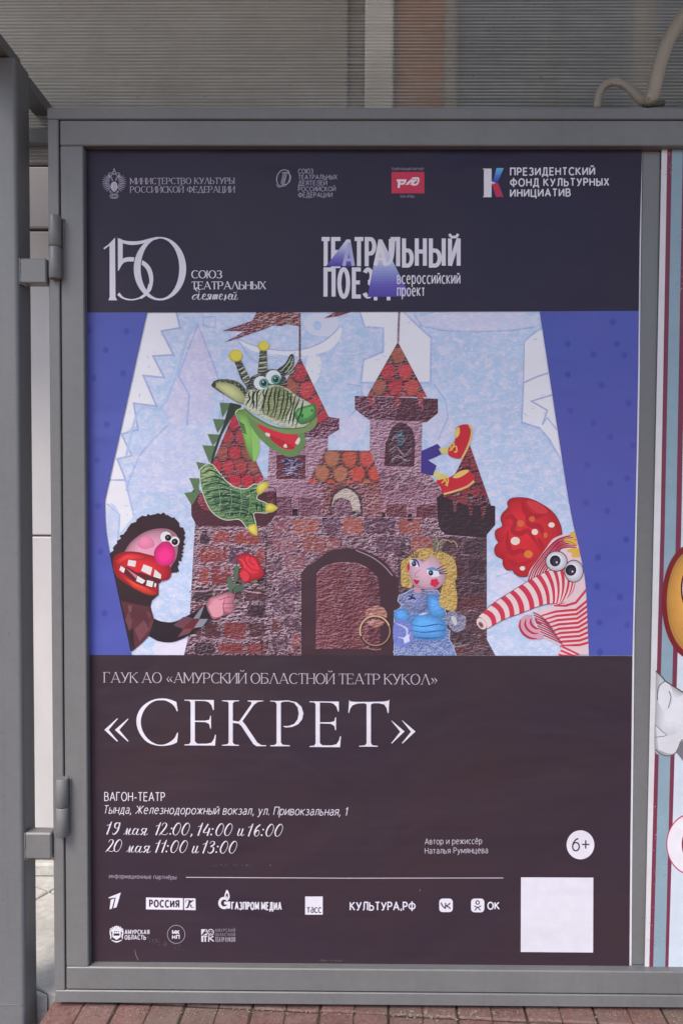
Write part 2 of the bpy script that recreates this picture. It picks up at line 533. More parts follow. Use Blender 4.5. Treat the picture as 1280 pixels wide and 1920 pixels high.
def glyph(pr, ch, x0, base, sx, sy, w, c, serif=False, shear=0.0, tilt=0.0):
    """sx, sy: artwork units per glyph unit; base: (x, y) -> y of the baseline"""
    wd, strokes = (GS if serif else GL)[ch]
    z0 = pr.z
    def T(x, y):
        X = x0 + x * sx + shear * y * sy
        return (X, base(X) - y * sy)
    thin = w * .42
    k = 0
    for ty, v in strokes:
        if ty == 'l':
            pts = [(v[i], v[i + 1]) for i in range(0, len(v), 2)]
            for (ax, ay), (bx, by) in zip(pts, pts[1:]):
                A, B = Vector(T(ax, ay)), Vector(T(bx, by))
                d = (B - A)
                if d.length < 1e-6: continue
                d.normalize()
                ww = w
                steep = abs(by - ay) > abs(bx - ax) * .75
                if serif:
                    if not steep: ww = thin
                    elif (bx - ax) * (by - ay) > 1e-3: ww = thin * 1.1
                ext = 0 if serif else w * .5
                e0 = ext if not (abs(ay) < 1e-6 and steep) and not (abs(ay - 1) < 1e-6 and steep) else (ext if not steep else w * .02)
                e1 = ext if not (abs(by) < 1e-6 and steep) and not (abs(by - 1) < 1e-6 and steep) else (ext if not steep else w * .02)
                inner = lambda p: sum(1 for s2 in pts if abs(s2[0] - p[0]) + abs(s2[1] - p[1]) < 1e-6) and p not in (pts[0], pts[-1])
                if inner((ax, ay)): e0 = w * .45 if not serif else thin * .5
                if inner((bx, by)): e1 = w * .45 if not serif else thin * .5
                if not steep and not serif:
                    if (ax, ay) in (pts[0], pts[-1]): e0 = 0 if len(pts) == 2 else w * .1
                    if (bx, by) in (pts[0], pts[-1]): e1 = 0 if len(pts) == 2 else w * .1
                pr.z = z0 + DZ * (1 + k % 9); k += 1
                pr.stroke([tuple(A - d * e0), tuple(B + d * e1)], ww, c, hold=True)
                if serif and steep and sy > 6:
                    for (gx, gy) in ((ax, ay), (bx, by)):
                        if abs(gy) < .01 or abs(gy - 1) < .01:
                            pr.z = z0 + DZ * (1 + k % 9); k += 1
                            hw = .095
                            yy = gy + (.016 if gy < .5 else -.016)
                            pr.stroke([T(gx - hw, yy), T(gx + hw, yy)], max(.8, thin * .8), c, hold=True)
                if serif and not steep and sy > 6 and ch in 'ЕТГБ':
                    for (gx, gy) in (pts[0], pts[-1]):
                        if abs(gy) < .01 or abs(gy - 1) < .01:
                            pr.z = z0 + DZ * (1 + k % 9); k += 1
                            dy = .17 if gy < .5 else -.17
                            pr.stroke([T(gx, gy), T(gx, gy + dy)], max(.8, thin * .8), c, hold=True)
        else:
            if ty == 'a':
                cx, cy, rx, ry, a0, a1 = v
                n = max(8, int(abs(a1 - a0) / 13))
                gp = [(cx + rx * math.cos(rad(a0 + (a1 - a0) * i / n)), cy + ry * math.sin(rad(a0 + (a1 - a0) * i / n))) for i in range(n + 1)]
            else:
                gp = So([(v[i], v[i + 1]) for i in range(0, len(v), 2)], 5)
                gp = [(p[0], p[1]) for p in gp]
            pts = [T(*p[:2]) for p in gp]
            if serif:
                ws = []
                for i in range(len(pts)):
                    a_, b_ = Vector(pts[max(0, i - 1)]), Vector(pts[min(len(pts) - 1, i + 1)])
                    d = (b_ - a_); d = d.normalized() if d.length > 1e-9 else Vector((1, 0))
                    ws.append(thin + (w * 1.12 - thin) * abs(d.y) ** 1.5)
            else: ws = w
            pr.z = z0 + DZ * (1 + k % 9); k += 1
            closed = ty == 'a' and abs(abs(v[5] - v[4]) - 360) < 1
            if closed:
                pts = pts[:-1]
                if serif: ws = ws[:-1] + ws[:1]
            pr.stroke(pts, ws, c, closed=closed, hold=True)
    pr.z = z0
    return wd

def text(pr, s, x0, x1, y0, y1, cap, w, c=(222, 218, 228), serif=False, shear=0.0, space=.2, word=.42):
    if not serif: space *= .75
    """one line of lettering from x0 to x1; its baseline runs from y0 to y1; cap = capital height"""
    tab = GS if serif else GL
    tot = 0
    for i, ch in enumerate(s):
        tot += word if ch == ' ' else tab[ch][0] + (space if i < len(s) - 1 else 0)
    nl = sum(ch != ' ' for ch in s)
    gap = 0 if serif else w * .82
    sx = (x1 - x0 - nl * gap) / tot
    base = lambda X: y0 + (y1 - y0) * (X - x0) / max(1e-6, x1 - x0)
    x = x0 + gap / 2
    for ch in s:
        if ch == ' ': x += word * sx; continue
        glyph(pr, ch, x, base, sx, cap, w, c, serif, shear)
        x += (tab[ch][0] + space) * sx + gap
    pr.z += DZ * 10
WHITE = (224, 220, 230)

# ================================================================== the setting
def ground_mat(name, c1, c2, scale, rough=.8):
    n = N(name)
    a = n.noise(scale, 5, .6); b = n.noise(scale * 9, 4, .65)
    col = n.mix(n.ramp(a, [(.3, 0), (.7, 1)]), lin(c1), lin(c2))
    col = n.mix(n.ramp(b, [(.3, .45), (.62, 0)]), col, tuple(v * .45 for v in lin(c1)))
    n.bump(b, .5, .002)
    return n.base(col, rough, .35)
m_asphalt = ground_mat('asphalt', (122, 102, 94), (146, 124, 112), 4)
m_bed = ground_mat('joint_sand', (52, 46, 40), (84, 74, 62), 30)
m_slab = ground_mat('pale_slab', (172, 170, 164), (196, 194, 188), 5)
g = MB(); S_ = 150
g.v += [(-S_, -S_, -.13), (S_, -S_, -.13), (S_, S_, -.13), (-S_, S_, -.13)]; g.f.append([0, 1, 2, 3]); g.m.append(0)
tag(g.build('ground', m_asphalt), kind='structure')

# brick paving: rows of chamfered blocks, turned a few degrees against the display case
n = N('red_paving_brick')
at = n.new('ShaderNodeAttribute', attribute_name='Col')
k1 = n.noise(14, 5, .65); k2 = n.noise(130, 4, .65); k3 = n.noise(5, 4, .6, off=(4, 2, 0))
col = n.mix(n.ramp(k1, [(.3, 0), (.72, .6)]), at.outputs['Color'], lin((148, 118, 112)))
col = n.mix(n.ramp(k2, [(.3, .6), (.55, 0)]), col, lin((70, 46, 44)))
col = n.mix(n.ramp(k3, [(.5, 0), (.66, .55)]), col, lin((112, 100, 92)))
spk = n.ramp(n.noise(240, 2, .5, off=(9, 3, 1)), [(.66, 0), (.7, 1)])
col = n.mix(n.math('MULTIPLY', spk, .5), col, lin((176, 160, 150)))
n.bump(n.math('ADD', k2, n.math('MULTIPLY', k1, .5)), .55, .0025)
m_brick = n.base(col, .78, .3)
rng = random.Random(4)
bw = (G0(981, 1887) - G0(220, 1883)).x / 6
TH = rad(3.0)
org = G0(220, 1884)
XL0 = (G0(92, 1878) - G0(220, 1884)).x
V, F_, Cc = [], [], []
bl = .205
for j in range(-11, 1):
    for i in range(-1, 17):
        dz0 = rng.uniform(-.002, .001); gap = .0022
        for half in (0, 1):
            x0 = i * bw + half * bw / 2 + (gap if half == 0 else .0002); x1 = i * bw + (half + 1) * bw / 2 - (gap if half else .0002)
            y0 = j * bl + gap + .012; y1 = (j + 1) * bl - gap + .012
            dz = rng.uniform(-.0006, .0006)
            if x0 < (-.6 if False else XL0): x0 = XL0
            if x1 - x0 < .01: continue
            n0 = len(V)
            mb = MB().box((x0, y0, -.06), (x1, y1, dz0 + dz - .002), .003)
            c = rng.choice([(112, 80, 76), (118, 84, 79), (104, 76, 73), (118, 92, 85), (108, 86, 79)])
            for p in mb.v:
                xr = p[0] * math.cos(TH) + p[1] * math.sin(TH); yr = -p[0] * math.sin(TH) + p[1] * math.cos(TH)
                V.append((org.x + xr, org.y + yr, p[2]))
            for f in mb.f: F_.append([n0 + t for t in f]); Cc.append((*lin(c), 1))
pv = link_mesh('brick_paving', V, F_, [m_brick], None, None, False, Cc)
tag(pv, kind='structure')
g = MB()
for (a, b) in ((-.082, -2.3), (2.9, -2.3), (2.9, .1), (-.075, .1)): g.v.append((a, b, -.007))
g.f.append(list(range(4))); g.m.append(0)
tag(g.build('paving_bed', m_bed), kind='structure')

# pale slabs between the display case and the building
V, F_ = [], []
sw = .42
th = rad(-28)
for i in range(-7, 9):
    for j in range(-6, 8):
        quad = [(i * sw + .003, j * .3 + .003), ((i + 1) * sw - .003, j * .3 + .003), ((i + 1) * sw - .003, (j + 1) * .3 - .003), (i * sw + .003, (j + 1) * .3 - .003)]
        quad = [(x * math.cos(th) - y * math.sin(th) - .05, x * math.sin(th) + y * math.cos(th)) for x, y in quad]
        pc = clip_convex(quad, [(-2.2, .029), (3.2, .029), (3.2, .72), (-2.2, .72)])
        if not pc: continue
        cx, cy = sum(p[0] for p in pc) / len(pc), sum(p[1] for p in pc) / len(pc)
        z = -.009 + rng.uniform(-.0012, .0012)
        n0, k = len(V), len(pc)
        ins = [(cx + (x - cx) * .985, cy + (y - cy) * .985) for x, y in pc]
        V += [(x, y, -.1) for x, y in pc] + [(x, y, z - .003) for x, y in pc] + [(x, y, z) for x, y in ins]
        for r_ in (0, 1):
            F_ += [[n0 + r_ * k + m, n0 + r_ * k + (m + 1) % k, n0 + (r_ + 1) * k + (m + 1) % k, n0 + (r_ + 1) * k + m] for m in range(k)]
        F_.append([n0 + 2 * k + m for m in range(k)])
tag(link_mesh('slab_pavement', V, F_, [m_slab]), kind='structure')

# ------------------------------------------------------------------ station building close behind
YB = .56
n = N('white_cladding')
k1 = n.noise(6, 4, .55, (1, 1, .4)); k2 = n.noise(60, 3, .6)
n.bump(k2, .05, .002)
m_white = n.base(n.mix(n.ramp(k1, [(.3, 0), (.7, 1)]), lin((186, 183, 184)), lin((202, 199, 200))), .45, .4)
m_joint = paint('black_joint', (26, 26, 28), .6)
m_plinth = paint('brown_plinth', (92, 80, 72), .7)
m_greyclad = paint('grey_cladding', (148, 145, 139), .6)
m_brown = paint('brown_cladding', (158, 104, 66), .55)
n = N('window_glass')
m_glass = n.base(n.mix(n.ramp(n.noise(1.5, 3, .5), [(.3, 0), (.7, 1)]), (.085, .12, .155), (.13, .17, .21)), .12, .6)
bd = empty('station_building', (.6, YB, 0), 'white panelled building wall close behind the display case, with brown and glazed bays above', 'building')
def bb(name, x0, x1, z0, z1, m, y0=YB, y1=YB + .12, bev=.004, parent=bd):
    return MB().box((x0, y0, z0), (x1, y1, z1), bev).build(name, m, parent)
zj1, zj2 = P(75, 430, YB).z, P(75, 1005, YB).z
zb = P(75, 1608, YB).z
XL, XR = -2.2, P(640, 600, YB).x
zt = P(75, 312, YB).z
bb('wall_panel', XL, XR, zb + .004, zj2 - .002, m_white)
bb('wall_panel', XL, XR, zj2 + .002, zj1 - .005, m_white)
bb('wall_panel', XL, XR, zj1 + .005, zt, m_white)
bb('wall_core', XL, 4.2, .0, 4.3, m_joint, YB + .05, YB + .3)
bb('plinth', XL, XR, 0.052, zb - .006, m_plinth, YB + .012)
kerb = MB().box((XL, YB - .02, -.01), (XR, YB + .1, .03), .006).build('base_kerb', m_slab, bd)
def xb(px): return P(px, 100, YB).x
zt2 = 4.3
bb('grey_panel', XL, xb(652), zt + .006, zt2, m_greyclad)
bb('dark_reveal', xb(654), xb(683), zt + .006, zt2, paint('dark_cladding', (92, 88, 84), .6), YB + .02)
bb('pilaster', xb(684), xb(737), zt + .006, zt2, paint('pale_pilaster', (232, 230, 226), .5, .05), YB - .03)
bb('brown_panel', xb(738), xb(832), zt + .006, zt2, m_brown, YB)
bb('window_jamb', xb(833), xb(858), zt + .006, zt2, m_greyclad, YB - .005)
win = bb('window', xb(859), 4.2, zt + .006, zt2, m_glass, YB + .01, YB + .04)
bb('mullion', xb(1186), xb(1226), zt + .006, zt2, m_greyclad, YB - .01, YB + .008, .003, win)
bb('mullion', xb(1020), xb(1026), zt + .006, zt2, m_greyclad, YB - .002, YB + .008, .002, win)
bb('lower_window', XR + .004, 4.2, .5, zt, m_glass, YB + .01, YB + .04)
bb('sill_wall', XR + .004, 4.2, 0, .496, m_plinth, YB + .0)

# ------------------------------------------------------------------ shelter post, canopy arm and translucent sheet
m_frame = paint('grey_frame_paint', (115, 115, 115), .42)
m_post = paint('grey_post_paint', (111, 112, 114), .38)
m_weld = paint('weld_bead', (118, 115, 111), .6, .3)
XP = -.133
post = empty('shelter_post', (XP - .05, 0, 0), 'thick grey square steel post standing at the edge beside the display case', 'post')
pm = MB()
prof = []
for cx, cy, a0 in ((XP - .009, .032 - .009, 0), (XP - .115 + .009, .032 - .009, 90), (XP - .115 + .009, -.036 + .009, 180), (XP - .009, -.036 + .009, 270)):
    for k in range(6):
        a = rad(a0 + 18 * k); prof.append((cx + .009 * math.cos(a), cy + .009 * math.sin(a)))
zs = [-.129, .06, .5, 1.0, 1.5, P(20, 108, -.036).z]
for z in zs:
    pm.v += [(x, y, z) for x, y in prof]
K = len(prof)
for i in range(len(zs) - 1):
    for k in range(K):
        pm.f.append([i * K + k, i * K + (k + 1) % K, (i + 1) * K + (k + 1) % K, (i + 1) * K + k]); pm.m.append(0)
pm.f.append([(len(zs) - 1) * K + k for k in range(K)]); pm.m.append(0)
po = pm.build('tube', m_post, post)
zt_a, zt_b = 2.053, 2.026
MB().box((XP - .04, .033, zt_b), (XP - .001, .50, zt_a), .002).build('rear_beam', m_post, post)
ztop = P(14, 104, -.036).z
MB().box((XP - .115, -.9, ztop + .001), (P(14, 104, -.036).x, .03, ztop + .03), .003).build('front_beam', m_post, post)
for (ya, yb) in ((484, 531), (1562, 1611)):
    z1, z0 = P(60, ya, -.03).z, P(60, yb, -.03).z
    br = MB().box((XP - .002, -.0305, z0), (-.0745, .0, z1), .003).build('bracket', m_frame, post)
    wv = MB()
    ch_ = [(XP + .0006 + rng.uniform(-.0006, .0006), -.0305, z1 + .001 - (z1 - z0 + .002) * k / 18) for k in range(19)]
    ch_ += [(XP + .003 + .0016 * k + rng.uniform(-.0006, .0006), -.0285 + .0012 * k, z0 - .001 - rng.uniform(0, .002)) for k in range(9)]
    wv.tube(ch_, [.0008 + rng.uniform(0, .0016) for _ in ch_], 8)
    wv.build('weld_bead', m_weld, br, True)
# the welded splice low on the post
wv = MB(); zz = P(25, 1884, -.036).z
pts = [(XP - .115 + .115 * k / 22, -.0362 - rng.uniform(0, .0005), zz + rng.uniform(-.0012, .0012)) for k in range(22)]
wv.tube(pts, [rng.uniform(.0005, .0011) for _ in pts], 8)
wv.build('weld_bead', m_weld, post, True)

n = N('twin_wall_polycarbonate')
# fine horizontal walls of the sheet: a near-regular comb plus dirt caught in the channels
mp = n.coord((1, 1, 1))
sx = n.new('ShaderNodeSeparateXYZ'); n.t.links.new(mp.outputs[0], sx.inputs[0])
comb = n.math('SINE', n.math('ADD', n.math('MULTIPLY', sx.outputs['Z'], 6.2832 / .0078), n.math('MULTIPLY', n.noise(2.0, 2, .5, (.3, 1, 3)), 9.0)))
lines = n.noise(330, 3, .7, (.012, 1, 1)); wide = n.noise(60, 2, .6, (.01, 1, 1)); dust = n.noise(5, 5, .65)
patch = n.noise(26, 3, .6, (.25, 1, 1.4))
h = n.math('ADD', n.math('MULTIPLY', comb, .26), n.math('ADD', n.math('MULTIPLY', lines, .9), n.math('MULTIPLY', wide, .35)))
v = n.ramp(h, [(.30, 0), (.95, 1)])
body = n.mix(v, lin((84, 83, 81)), lin((192, 190, 186)))
body = n.mix(n.ramp(dust, [(.35, 0), (.7, .5)]), body, lin((118, 110, 99)))
spot = n.ramp(n.noise(70, 2, .5, (.6, 1, 1.2), off=(5, 0, 2)), [(.70, 0), (.77, .7)])
body = n.mix(spot, body, lin((60, 56, 52)))
n.base(body, .5, .4)
n.bump(h, .5, .002)
tr = n.new('ShaderNodeBsdfTransparent'); tr.inputs[0].default_value = (.93, .93, .91, 1)
rf_ = n.new('ShaderNodeBsdfRefraction'); rf_.inputs['Color'].default_value = (.95, .95, .93, 1); rf_.inputs['Roughness'].default_value = .09; rf_.inputs['IOR'].default_value = 1.1
m0 = n.new('ShaderNodeMixShader'); m0.inputs[0].default_value = .6
n.t.links.new(tr.outputs[0], m0.inputs[1]); n.t.links.new(rf_.outputs[0], m0.inputs[2])
ms = n.new('ShaderNodeMixShader')
n.t.links.new(n.math('ADD', n.math('MULTIPLY', v, -.22), n.math('ADD', n.math('MULTIPLY', n.ramp(patch, [(.35, 0), (.7, 1)]), -.08), .62)), ms.inputs[0])
n.t.links.new(n.b.outputs[0], ms.inputs[1]); n.t.links.new(m0.outputs[0], ms.inputs[2])
n.t.links.new(ms.outputs[0], n.out.inputs['Surface'])
m_poly = n.m
YS = .145
sheet = empty('polycarbonate_sheet', (.7, YS, 1.93), 'translucent ribbed plastic sheet standing above and behind the display case', 'plastic sheet')
zs0 = P(70, 305, YS).z
MB().box((-.9, YS, zs0), (2.4, YS + .006, 2.75), .001).build('panel', m_poly, sheet)
zr1, zr0 = P(70, 240, YS - .025).z, P(70, 268, YS - .025).z
MB().box((-.9, YS - .026, zr0), (2.4, YS - .001, zr1), .002).build('support_rail', m_frame, sheet)

# unseen roof added to shade the case from above: corrugated panel on two purlins
roof = empty('shading_canopy', (.7, -.3, 2.6), 'unseen sheet metal canopy added above the view to shade the display case', 'canopy')
rf = MB(); nw = 90
for k in range(nw + 1):
    x = -.7 + 4.1 * k / nw; zz = 2.72 + .011 * (1 if k % 4 in (1, 2) else -1)
    for y, dz in ((-1.35, .06), (.14, 0)):
        rf.v += [(x, y, zz + dz), (x, y, zz + dz + .0015)]
for k in range(nw):
    i = 4 * k
    rf.f += [[i, i + 4, i + 6, i + 2], [i + 1, i + 3, i + 7, i + 5]]; rf.m += [0, 0]
rf.build('roof_panel', paint('warm_bounce_sheet', (158, 134, 108), .5), roof)  # brownish tint chosen so its bounce warms the upper frame
MB().box((-.7, .09, 2.65), (3.4, .13, 2.703), .003).build('purlin', m_frame, roof)
MB().box((-.7, -1.32, 2.70), (3.4, -1.28, 2.76), .003).build('purlin', m_frame, roof)

# ------------------------------------------------------------------ display case
YF = -.022
case = empty('display_case', (.6, 0, 0), 'grey steel poster case with a hinged door, framing both posters', 'display case')
XE = 2.55
YBk = .03
MB().box((-.0745, YF, 1.9335), (XE, YBk, 1.9575), .0018).build('outer_rail', m_frame, case)
MB().box((-.0725, YF, .0085), (XE, YBk, .0362), .0018).build('outer_rail', m_frame, case)
MB().box((-.0735, YF - .0004, .0367), (-.0502, YBk, 1.933), .0018).build('outer_stile', m_frame, case)
MB().box((-.0502, YF + .012, .0363), (-.049, YBk, 1.9334), .0003).build('seam_filler', m_joint, case)
MB().box((-.049, YF + .012, 1.932), (XE, YBk, 1.9333), .0003).build('seam_filler', m_joint, case)
door = MB().box((-.0472, YF, .0895), (.0022, .012, 1.8775), .0022).build('door_stile', m_frame, case)
MB().box((-.0475, YF + .0002, 1.8780), (XE, .012, 1.9312), .0022).build('door_rail', m_frame, case)
MB().box((-.0475, YF + .0002, .0385), (XE, .012, .0890), .0022).build('door_rail', m_frame, case)
MB().box((1.2015, .001, .0892), (1.2405, .028, 1.8778), .002).build('mullion', m_frame, case)
for (xh, y0, y1) in ((103.5, 405, 523), (117, 1459, 1567)):
    YH = YF - .011
    c = P(xh, y0, YH).x
    z1, z0 = P(xh, y0, YH).z, P(xh, y1, YH).z
    zm = (z0 + z1) / 2 + .001
    hg = MB()
    R_ = .0132
    def barrel(a, b):
        hg.tube([(c, YH, a), (c, YH, a + .0012), (c, YH, b - .0012), (c, YH, b)], [R_ - .0012, R_, R_, R_ - .0012], 28)
    barrel(z0, zm - .0006); barrel(zm + .0006, z1)
    ho = hg.build('hinge', m_frame, case)
    for p in ho.data.polygons: p.use_smooth = p.area > 3e-5 and len(p.vertices) == 4
    MB().tube([(c, YH, zm - .001), (c, YH, zm + .001)], R_ - .002, 20).build('pin', m_joint, ho)
    wb = MB()
    ch_ = []
    for k in range(34):
        t = k / 33
        ch_.append((c + R_ + .0008 + rng.uniform(-.0005, .0012), YF - .0008 - rng.uniform(0, .0006), zm + .003 + (z1 - zm - .006) * t))
    wb.tube(ch_, [.0012 + rng.uniform(0, .0016) for _ in ch_], 8)
    wb.build('weld_bead', m_weld, ho, True)
# crumbs of mortar and sand swept against the foot of the case
gv, gf = [], []
for _ in range(420):
    x = rng.uniform(-.08, 1.6); y = YF - .002 - abs(rng.gauss(0, .012)); s_ = rng.uniform(.0008, .0026) * (1.6 if .68 < x < .86 else 1)
    n0 = len(gv)
    for dx, dy, dz in ((1, 0, -.3), (-.5, .9, -.3), (-.5, -.9, -.3), (0, 0, .8)):
        gv.append((x + s_ * dx * rng.uniform(.6, 1.6), y + s_ * dy * rng.uniform(.6, 1.4), -.001 + s_ * dz * rng.uniform(.6, 1.2)))
    gf += [[n0, n0 + 1, n0 + 3], [n0 + 1, n0 + 2, n0 + 3], [n0 + 2, n0, n0 + 3], [n0, n0 + 2, n0 + 1]]
tag(link_mesh('loose_grit', gv, gf, [ground_mat('mortar_crumbs', (132, 124, 112), (164, 154, 140), 60)]), kind='stuff')

# ------------------------------------------------------------------ braided cable over the top rail
n = N('braided_sleeve')
uvn = n.coord((1, 1, 1))
w1 = n.new('ShaderNodeTexWave', wave_type='BANDS', bands_direction='DIAGONAL'); n.t.links.new(uvn.outputs[0], w1.inputs[0]); w1.inputs['Scale'].default_value = 190; w1.inputs['Distortion'].default_value = .6
w2 = n.new('ShaderNodeTexWave', wave_type='BANDS', bands_direction='DIAGONAL')
mp2 = n.coord((-1, 1, 1)); n.t.links.new(mp2.outputs[0], w2.inputs[0]); w2.inputs['Scale'].default_value = 190; w2.inputs['Distortion'].default_value = .6
wv_ = n.math('MULTIPLY', w1.outputs['Fac'], w2.outputs['Fac'])
n.bump(wv_, .9, .0012)
m_sleeve = n.base(n.mix(n.ramp(wv_, [(.0, 0), (.6, 1)]), lin((140, 132, 120)), lin((212, 204, 190))), .6, .3)
pts = []
for (x, y, Y) in ((1118, 204, .09), (1122, 178, .085), (1133, 160, .08), (1152, 154, .072), (1172, 160, .06), (1188, 174, .045), (1202, 187, .02), (1214, 189, .0), (1222, 178, -.012), (1229, 150, -.02), (1237, 118, -.024), (1250, 82, -.026), (1270, 46, -.024), (1300, 5, -.02), (1345, -50, -.01)):
    pts.append(P(x, y, Y))
pts = catmull(pts, 6)
m_ = len(pts)
rs = [.0086 + .0058 * min(1, max(0, (i / m_ - .3) / .25)) for i in range(m_)]
cb = empty('braided_cable', tuple(P(1210, 195, 0)), 'beige braided cable looping over the top rail of the case', 'cable')
MB().tube(pts, rs, 18).build('sleeve', m_sleeve, cb, True)
a, b = P(1206, 196, -.002), P(1243, 194, .012)
MB().tube([a, (a * .7 + b * .3), b], [.006, .0068, .006], 16).build('tail_end', paint('dark_cable', (96, 88, 78), .6), cb, True)

# ================================================================== the theatre poster
poster = empty('theatre_poster', (.6, 0, Z0), 'large puppet theatre poster with a castle, a green dragon and blue side curtains', 'poster')
rn = random.Random(11)
# film sheet with its white cut edge on the right (slightly wavy)
p = Pr(0)
right = [(1203.5, 268), (1202.5, 330), (1201, 440), (1199.5, 560), (1198.5, 700), (1196.5, 820), (1193.5, 960), (1191, 1080), (1188.5, 1180), (1187.5, 1300), (1186, 1450), (1184.5, 1580), (1183.5, 1700), (1182.5, 1830)]
p.face([(140, 262)] + right + [(140, 1830)], (226, 226, 232))
sheet_o = p.build('film_sheet', poster)
edge = [(x - (0 if y < 330 else 1.0 if y < 440 else 2.6 if y < 700 else 3.2 if y < 1300 else 3.8), y) for x, y in right]
def xr(y):
    for (x0, y0), (x1, y1) in zip(edge, edge[1:]):
        if y0 <= y <= y1: return x0 + (x1 - x0) * (y - y0) / (y1 - y0)
yT, yB = 584.5, 1228.5
p = Pr(20, ('dark',))
p.face([(140, 262)] + [e for e in edge if e[1] < yT] + [(xr(583), 583), (140, 586)], (42, 36, 54))
p.build('header_ground', poster)
foot = Pr(20, ('dark', 'flat'))
foot.face([(140, 1228), (xr(1230), 1230)] + [e for e in edge if e[1] > 1235] + [(140, 1830)], (57, 46, 52))

# ---- picture: sky
p = Pr(2, ('sky',))
p.face([(150, 585.5), (xr(583), 583), (xr(800), 800), (xr(1229), 1229), (150, 1228)], (178, 199, 228), 1)
W = (232, 230, 234)
p.face(q('A', '290,37 420,37 438,110 352,125 408,235 313,240 365,340 268,330 330,472 224,458 244,580 168,600 215,700 148,715 190,820 184,862 100,862 100,700'), W, .12)
p.face(q('B', '80,0 180,0 225,165 140,270 95,330 80,200'), W, .12)
p.face(S(q('A', '700,160 790,195 910,215 1020,205 1110,165 1172,105 1178,150 1120,215 1000,240 880,232 770,215')), W, .15)
p.face(S(q('A', '1010,80 1060,45 1140,50 1170,95 1150,140 1090,150 1030,130')), (214, 216, 230), .2)
p.face(S(q('A', '1030,240 1085,250 1080,330 1040,380 1015,340')), W, .2)
p.face(q('C', '75,30 255,30 300,75 371,140 368,326 80,326 90,232 172,198 172,100 95,95'), W, .06)
p.face(q('C', '755,155 830,100 850,30 980,30 980,700 905,640 858,560 818,513 744,490 752,320'), W, .1)
p.face(q('A', '525,95 560,160 600,300 588,470 560,560 440,562 368,500 420,330 470,160'), (203, 196, 224), .9)
p.face(S(q('A', '380,560 560,560 650,640 560,800 420,860 260,850 240,700')), (192, 200, 230), 1)
p.face(S(q('B', '110,110 160,160 150,290 110,330 70,260')), (192, 202, 226), .8)
for fr, cx, cy, rx, ry, c in (('C', 30, 510, 75, 60, (205, 202, 226)), ('C', 410, 510, 60, 70, (205, 202, 226)), ('C', 560, 70, 260, 42, (204, 204, 228)), ('B', 400, 780, 90, 60, (222, 214, 230)), ('D', 680, 420, 70, 60, (206, 206, 230)), ('A', 250, 620, 70, 60, (186, 200, 230))):
    p.el(fr, cx, cy, rx, ry, c, a=.9)
lc = (164, 172, 208)
p.stroke(q('A', '420,37 438,110 352,125 408,235 313,240 365,340 268,330 330,472 224,458 244,580 168,600 215,700 148,715 190,820'), 3.4, lc, .2)
p.stroke(So(q('A', '520,90 470,160 420,330 350,480 250,490 190,700')), 5, (170, 192, 226), .4)
p.stroke(So(q('A', '700,160 790,195 910,215 1020,205 1110,165 1172,105')), 2, lc, .2)
p.ell(*q('A', '1070,100')[0], 8, 9, (176, 198, 230), .4)
p.stroke(q('C', '752,326 810,300 855,285'), 3.0, lc, .2)
p.stroke(q('C', '870,376 785,402 850,440 830,500'), 3.0, lc, .2)
p.stroke(q('C', '755,150 752,320 744,490 818,513 858,560 905,640'), 2.2, lc, .3)
p.stroke(q('C', '371,140 368,326 80,326'), 2.2, lc, .3)
sk = random.Random(21)                              # painted dashes all over the backdrop
for _ in range(620):
    x, y = sk.uniform(230, 1090), sk.uniform(590, 1225); L_ = sk.uniform(3, 11); a_ = sk.gauss(0, .5) + (1.2 if sk.random() < .25 else 0)
    dx, dy = math.cos(a_) * L_, math.sin(a_) * L_
    p.stroke([(x, y), (x + dx * .5, y + dy * .5 + sk.uniform(-1.6, 1.6)), (x + dx, y + dy)], [.5, sk.uniform(1, 2.4), .5], sk.choice([(232, 230, 238), (226, 226, 238), (160, 188, 226), (206, 200, 228), (172, 208, 226)]), .3, hold=True)
p.up()
OL = (160, 178, 220)
for fr, s_, w_ in (('A', '470,560 480,420 430,330 520,95 600,300 640,430 610,560', 4), ('A', '380,560 300,640 250,700 200,820 190,862', 4), ('A', '545,60 600,60 600,110 545,100 545,60', 3),
                   ('C', '75,30 95,95 172,100 172,198 90,232 80,326 368,326 371,140 300,75 255,30', 4), ('C', '300,40 330,90 420,110 560,115 700,110 800,95', 3), ('C', '755,155 800,115 830,100', 4), ('C', '752,320 744,490 818,513 858,560 905,640', 4), ('C', '830,500 850,470 890,520', 3),
                   ('C', '20,330 80,340 90,400 30,470', 3), ('C', '380,330 430,400 440,470 400,560', 3), ('B', '110,0 185,0 225,165', 4), ('B', '100,110 160,160 150,290', 3), ('D', '640,400 700,380 760,420 740,470', 3), ('A', '700,160 760,250 850,300 960,320', 3)):
    p.stroke(q(fr, s_), w_ * .9, OL, .5)
p.build('picture_sky', poster)

